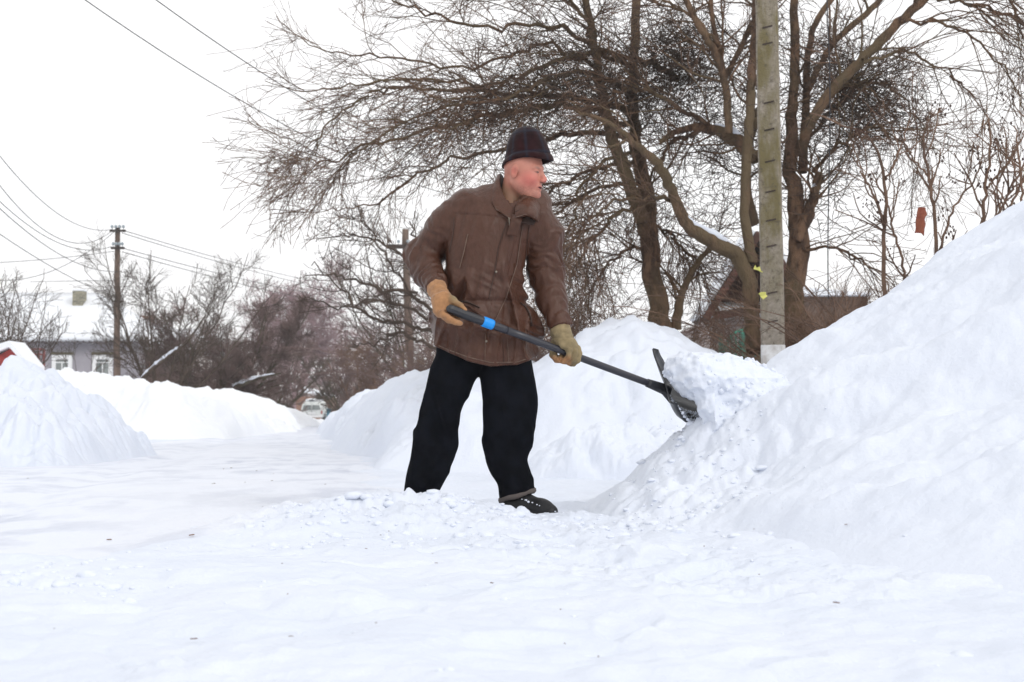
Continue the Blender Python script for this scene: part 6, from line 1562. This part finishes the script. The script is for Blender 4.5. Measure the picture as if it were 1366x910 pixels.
# blue barrel
mb = MB(); c = P(437.5, 552, 100.); mb.tube([c + np.array([0, 0, z]) for z in (-.5, -.42, -.1, .0, .3, .36)], [.2, .23, .235, .245, .235, .21], 16); tag(mb.build('blue_barrel', M['bluep'], None, True), 'small blue barrel at the end of the street right of the brick house', 'barrel')
# ---- van at the end of the road (seen from behind)
Yv = 98.; sc_ = Yv / F
cx_, gz_ = GX(416.5, Yv), pz(562, Yv)
o = empty('white_van', (float(cx_), Yv, float(gz_)), label='white van with snow on its roof parked far down the street', cat='van')
def vw(x, y, z): return np.array([cx_ + x, Yv + y, gz_ + z])
def rounded_body(sections, m, name, parent):
    """sections: list of (y, [(x,z)...]) rings"""
    V_, Q_ = [], []; k = len(sections[0][1])
    for y, ring in sections: V_ += [vw(x, y, z) for x, z in ring]
    for i_ in range(len(sections) - 1):
        for j_ in range(k): a = i_ * k + j_; b2 = i_ * k + (j_ + 1) % k; Q_.append([a, b2, b2 + k, a + k])
    n_ = len(V_); V_ += [np.mean(V_[:k], 0), np.mean(V_[-k:], 0)]
    T_ = [[n_, (j_ + 1) % k, j_] for j_ in range(k)] + [[n_ + 1, (len(sections) - 1) * k + j_, (len(sections) - 1) * k + (j_ + 1) % k] for j_ in range(k)]
    return child(name, np.array(V_), parent, np.array(Q_), np.array(T_), m, True)
def vring(w, zb, zt, rt_=.2, tum=.12): return [(-w, zb), (-w - .02, zb + .3), (-w, zt * .55), (-w + tum, zt - rt_), (-w + tum + .1, zt - .04), (-w * .5, zt), (w * .5, zt), (w - tum - .1, zt - .04), (w - tum, zt - rt_), (w, zt * .55), (w + .02, zb + .3), (w, zb)]
rounded_body([(-.06, vring(.70, .38, 1.25)), (0, vring(.76, .30, 1.32)), (.3, vring(.80, .28, 1.38)), (2.6, vring(.80, .28, 1.38)), (3.3, vring(.78, .28, 1.0, .1)), (3.9, vring(.72, .3, .85, .1))], M['vanwhite'], 'body', o)
for s in (-1, 1):
    mb = MB(); mb.prism([vw(s * .06, -.09, .78), vw(s * .60, -.07, .78), vw(s * .54, -.05, 1.10), vw(s * .06, -.06, 1.10)], (0, 0, 0), (0, -.012, 0)); mb.build('rear_window', M['glass'], o)
    mb = MB(); mb.box(vw(s * .70 - .05, -.085, .5), vw(s * .70 + .05, -.03, .72)); mb.build('tail_light', M['redlamp'], o)
    for y in (.55, 3.1):
        c = vw(s * .72, y, .28); mb = MB(); mb.tube([c - np.array([.1, 0, 0]), c + np.array([.1, 0, 0])], .28, 20); wh = mb.build('wheel', M['tyre'], o, True)
        mb = MB(); mb.tube([c + np.array([s * .09, 0, 0]), c + np.array([s * .112, 0, 0])], .15, 14); mb.build('rim', M['steel'], wh, True)
mb = MB(); mb.box(vw(-.76, -.16, .26), vw(.76, -.05, .42)); mb.build('bumper', M['frame'], o)
mb = MB(); mb.box(vw(-.26, -.10, .50), vw(.26, -.085, .62)); mb.build('number_plate', M['frame'], o)
mb = MB(); mb.box(vw(-.008, -.095, .44), vw(.008, -.062, 1.12)); mb.build('door_gap', M['tyre'], o)
c_ = [vw(0, y, 1.40) for y in (-.02, .3, 1.2, 2.4, 2.7)]
V_, Q_ = tubes(np.array(c_)[None], np.array([[.2, .5, .62, .55, .2]]), 14); V_[:, 2] = (V_[:, 2] - c_[0][2]) * .30 + c_[0][2] + .02
child('roof_snow', V_, o, Q_, None, M['snow_far'])
# car buried in snow
Yc = 66.; cx_, gz_ = GX(371, Yc), pz(548, Yc)
o = empty('snowed_in_car', (float(cx_), Yc, float(gz_)), label='dark car under a cap of snow behind the farthest left bank', cat='car')
rounded_body([(-.05, vring(.62, .1, .62, .1)), (.1, vring(.72, .05, .78, .12)), (.9, vring(.74, .05, .80, .12)), (1.6, vring(.74, .05, .80, .12)), (1.9, vring(.74, .05, .5, .08)), (2.9, vring(.7, .08, .44, .08))], M['cardark'], 'body', o)
mb = MB(); mb.prism([vw(-.5, -.08, .35), vw(.5, -.08, .35), vw(.42, -.02, .6), vw(-.42, -.02, .6)], (0, 0, 0), (0, -.012, 0)); mb.build('rear_window', M['glass'], o)
c_ = [vw(0, y, .82) for y in (0, .2, .9, 1.5, 1.7)]
V_, Q_ = tubes(np.array(c_)[None], np.array([[.2, .55, .62, .6, .3]]), 14); V_[:, 2] = (V_[:, 2] - c_[0][2]) * .30 + c_[0][2] + .03
child('roof_snow', V_, o, Q_, None, M['snow_far'])
for s in (-1, 1):
    for y in (.45, 2.4):
        c = vw(s * .66, y, .05); mb = MB(); mb.tube([c - np.array([.09, 0, 0]), c + np.array([.09, 0, 0])], .26, 18); mb.build('wheel', M['tyre'], o, True)
# ---- house behind the trees on the right
Yr_ = 27.; o = empty('gabled_house', (float(GX(1000, Yr_)), Yr_, .0), label='whitewashed brick house with a dark red gable, left of the concrete pole', cat='house')
gx0, gx1 = GX(947, Yr_), GX(1068, Yr_)
mb = MB(); mb.box((gx0, Yr_, -.2), (gx1, Yr_ + 6, pz(424, Yr_))); mb.build('wall', M['brick_white'], o)
apx, apz = GX(1008, Yr_), pz(318, Yr_)
bl = (GX(950, Yr_), pz(412, Yr_)); br = (GX(1066, Yr_), pz(412, Yr_))
mb = MB(); mb.prism([(bl[0], Yr_ + .6, bl[1]), (br[0], Yr_ + .6, br[1]), (apx, Yr_ + .6, apz)], (0, 0, 0), (0, .1, 0)); mb.build('gable', M['redwood'], o)
for s, e in ((-1, bl), (1, br)):
    lo_ = (GX(937, Yr_) if s < 0 else GX(1079, Yr_), pz(430, Yr_))
    nrm = np.array([-(apz - lo_[1]), 0, (apx - lo_[0])]) * (1 if s < 0 else -1); nrm = nrm / np.linalg.norm(nrm) * (1 if nrm[2] > 0 else -1)
    pA = np.array([lo_[0], Yr_ - .7, lo_[1]]); pB = np.array([apx, Yr_ - .7, apz])
    mb = MB(); mb.prism([pA, pB, pB + nrm * .10, pA + nrm * .10], (0, 0, 0), (0, 1.6, 0)); rf = mb.build('roof', M['darkwood'], o)
    mb = MB(); mb.prism([pA + nrm * .104 + np.array([0, .1, 0]), pB + nrm * .104 + np.array([0, .1, 0]), pB + nrm * .20 + np.array([0, .1, 0]), pA + nrm * .17 + np.array([0, .1, 0])], (0, 0, 0), (0, 1.4, 0)); mb.build('roof_snow', M['snow_far'], rf)
    mb = MB(); mb.prism([pA + np.array([0, -.04, 0]) - nrm * .03, pB + np.array([0, -.04, 0]) - nrm * .03, pB + nrm * .09 + np.array([0, -.04, 0]), pA + nrm * .09 + np.array([0, -.04, 0])], (0, 0, 0), (0, .03, 0)); mb.build('rake_board', M['redwood'], rf)
# porch roof with snow and a red brown fascia
mb = MB(); mb.prism([(GX(946, Yr_), Yr_ - .9, pz(423, Yr_)), (GX(946, Yr_), Yr_ + .55, pz(400, Yr_)), (GX(946, Yr_), Yr_ + .55, pz(424, Yr_))], (0, 0, 0), (gx1 - GX(946, Yr_) + .1, 0, 0)); pr_ = mb.build('porch_roof', M['snow_far'], o)
mb = MB(); mb.prism([(GX(943, Yr_), Yr_ - .96, pz(431, Yr_)), (GX(1072, Yr_), Yr_ - .96, pz(412, Yr_)), (GX(1072, Yr_), Yr_ - .96, pz(401, Yr_)), (GX(943, Yr_), Yr_ - .96, pz(421, Yr_))], (0, 0, 0), (0, .05, 0)); mb.build('fascia', M['redwood'], pr_)
mb = MB(); mb.box((GX(1020, Yr_), Yr_ - .05, pz(465, Yr_)), (GX(1045, Yr_), Yr_ - .003, pz(432, Yr_))); w_ = mb.build('window', M['frame'], o); mb = MB(); mb.box((GX(1023, Yr_), Yr_ - .07, pz(462, Yr_)), (GX(1042, Yr_), Yr_ - .053, pz(435, Yr_))); mb.build('pane', M['glass'], w_)
# low shed with a snow roof right of the pole
Yq = 24.; o = empty('low_shed', (float(GX(1120, Yq)), Yq, .0), label='low brown shed with a snowy roof edge behind the rusty brush', cat='shed')
mb = MB(); mb.box((GX(1066, Yq), Yq, -.2), (GX(1158, Yq), Yq + 3, pz(396, Yq))); mb.build('wall', M['woodpole'], o)
mb = MB(); mb.prism([(GX(1062, Yq), Yq - .3, pz(396, Yq) + .003), (GX(1160, Yq), Yq - .3, pz(400, Yq) + .06), (GX(1160, Yq), Yq - .3, pz(393, Yq)), (GX(1062, Yq), Yq - .3, pz(385, Yq))], (0, 0, 0), (0, 3.6, 0)); mb.build('roof_snow', M['snow_far'], o)
# ---- green metal gate with an arched top
Yg = 21.5; o = empty('green_gate', (float(GX(985, Yg)), Yg, .0), label='green metal gate with an arched top left of the concrete pole', cat='gate')
def gz(px, py): p = P(px, py, Yg); return (p[0], Yg, p[2])
for px in (961, 992, 1012):
    t = {961: 446, 992: 438, 1012: 448}[px]; mb = MB(); a = np.array(gz(px, t)); mb.bar((a[0], Yg, -.1), a, .075 if px == 992 else .05); mb.build('gate_post', M['green'], o)
def arch(x0, x1, y0, ytop, name):
    th = np.linspace(0, PI / 2, 14); pts = []
    for a in th: px = x1 - (x1 - x0) * math.cos(a); py = y0 - (y0 - ytop) * math.sin(a); q = gz(px, py); pts.append((q[0], Yg - .03, q[2]))
    mb = MB(); mb.tube(pts, .022, 8); mb.build(name, M['green'], o, True)
arch(965, 992, 478, 440, 'arch_rail'); arch(1012, 993, 462, 440, 'arch_rail'); arch(961, 968, 446, 470, 'arch_rail')
for k_ in range(9):
    px = 966 + k_ * 5.2
    if abs(px - 992) < 2: continue
    top_ = 478 - 36 * math.sqrt(max(0, 1 - ((992 - px) / 28.) ** 2)) if px < 992 else 446
    a = gz(px, top_); mb = MB(); mb.bar((a[0], Yg + .01, -.1), (a[0], Yg + .01, a[2]), .018); mb.build('bar', M['green'], o)
mb = MB(); a = gz(962, 482); c = gz(1012, 482); mb.bar(a, c, .05); mb.build('rail', M['green'], o)
# scroll ornaments
for (px, py) in ((978, 470), (1002, 458), (1002, 470), (986, 462)):
    c = np.array(gz(px, py)); th = np.linspace(0, 3.6 * PI, 26); r_ = .075 * (1 - th / (4.2 * PI)); mb = MB(); mb.tube(np.stack([c[0] + r_ * np.cos(th), np.full(26, Yg - .035), c[2] + r_ * np.sin(th)], 1), .009, 5); mb.build('scroll', M['green'], o, True)
# ================================================================== WINTER AIR
hm = bpy.data.materials.new('winter_air'); hm.use_nodes = True; nt = hm.node_tree
for n_ in list(nt.nodes):
    if n_.type == 'BSDF_PRINCIPLED': nt.nodes.remove(n_)
pv = nt.nodes.new('ShaderNodeVolumePrincipled'); pv.inputs['Density'].default_value = .0012; pv.inputs['Color'].default_value = (1, 1, 1, 1); pv.inputs['Anisotropy'].default_value = .3
nt.links.new(pv.outputs[0], [n_ for n_ in nt.nodes if n_.type == 'OUTPUT_MATERIAL'][0].inputs['Volume'])
mb = MB(); mb.box((-330, -12, -4), (330, 316, 10.2)); hz_ = mb.build('haze', hm, None); hz_['kind'] = 'stuff'
# ================================================================== CAMERA, LIGHT, SKY
cam = bpy.data.cameras.new('camera'); co = bpy.data.objects.new('camera', cam); COL.objects.link(co)
co.location = (0, 0, CAMZ); co.rotation_euler = (PI / 2 + PITCH, 0, 0)
cam.sensor_width = 36; cam.lens = F / 1366 * 36; cam.clip_start = .05; cam.clip_end = 4000
cam.dof.use_dof = True; cam.dof.focus_distance = 6.2; cam.dof.aperture_fstop = 6.3
scene.camera = co
w = bpy.data.worlds.new('World'); scene.world = w; w.use_nodes = True
nt = w.node_tree; bg = nt.nodes['Background']
sky = nt.nodes.new('ShaderNodeTexSky'); sky.sky_type = 'NISHITA'; sky.sun_disc = False
SUN_EL, SUN_AZ = math.radians(32), math.radians(138)        # azimuth measured from +Y towards +X
sky.sun_elevation = SUN_EL; sky.sun_rotation = SUN_AZ; sky.dust_density = 6; sky.air_density = 1.0; sky.ozone_density = 1
# an even cloud cover: the clear sky is scattered into near-uniform white
hs = nt.nodes.new('ShaderNodeHueSaturation'); hs.inputs['Saturation'].default_value = .25
mx = nt.nodes.new('ShaderNodeMix'); mx.data_type = 'RGBA'; mx.inputs['Factor'].default_value = .88; mx.inputs['B'].default_value = (12.6, 12.6, 12.7, 1)
nt.links.new(sky.outputs[0], hs.inputs['Color']); nt.links.new(hs.outputs[0], mx.inputs['A']); nt.links.new(mx.outputs['Result'], bg.inputs['Color'])
bg.inputs['Strength'].default_value = .10
sl = bpy.data.lights.new('sun', 'SUN'); sl.energy = .9; sl.angle = math.radians(14); sl.color = (1, .97, .93)
so = bpy.data.objects.new('sun', sl); COL.objects.link(so)
dirv = Vector((math.sin(SUN_AZ) * math.cos(SUN_EL), math.cos(SUN_AZ) * math.cos(SUN_EL), math.sin(SUN_EL)))
so.rotation_euler = (-dirv).to_track_quat('-Z', 'Y').to_euler(); so.location = (0, 0, 20)
vs = scene.view_settings; scene.display_settings.display_device = 'sRGB'
vs.view_transform = 'Standard'; vs.look = 'None'; vs.gamma = 1; vs.use_curve_mapping = False; vs.exposure = 0.0
scene.cycles.max_bounces = 6; scene.cycles.diffuse_bounces = 3; scene.cycles.glossy_bounces = 2; scene.cycles.transmission_bounces = 2
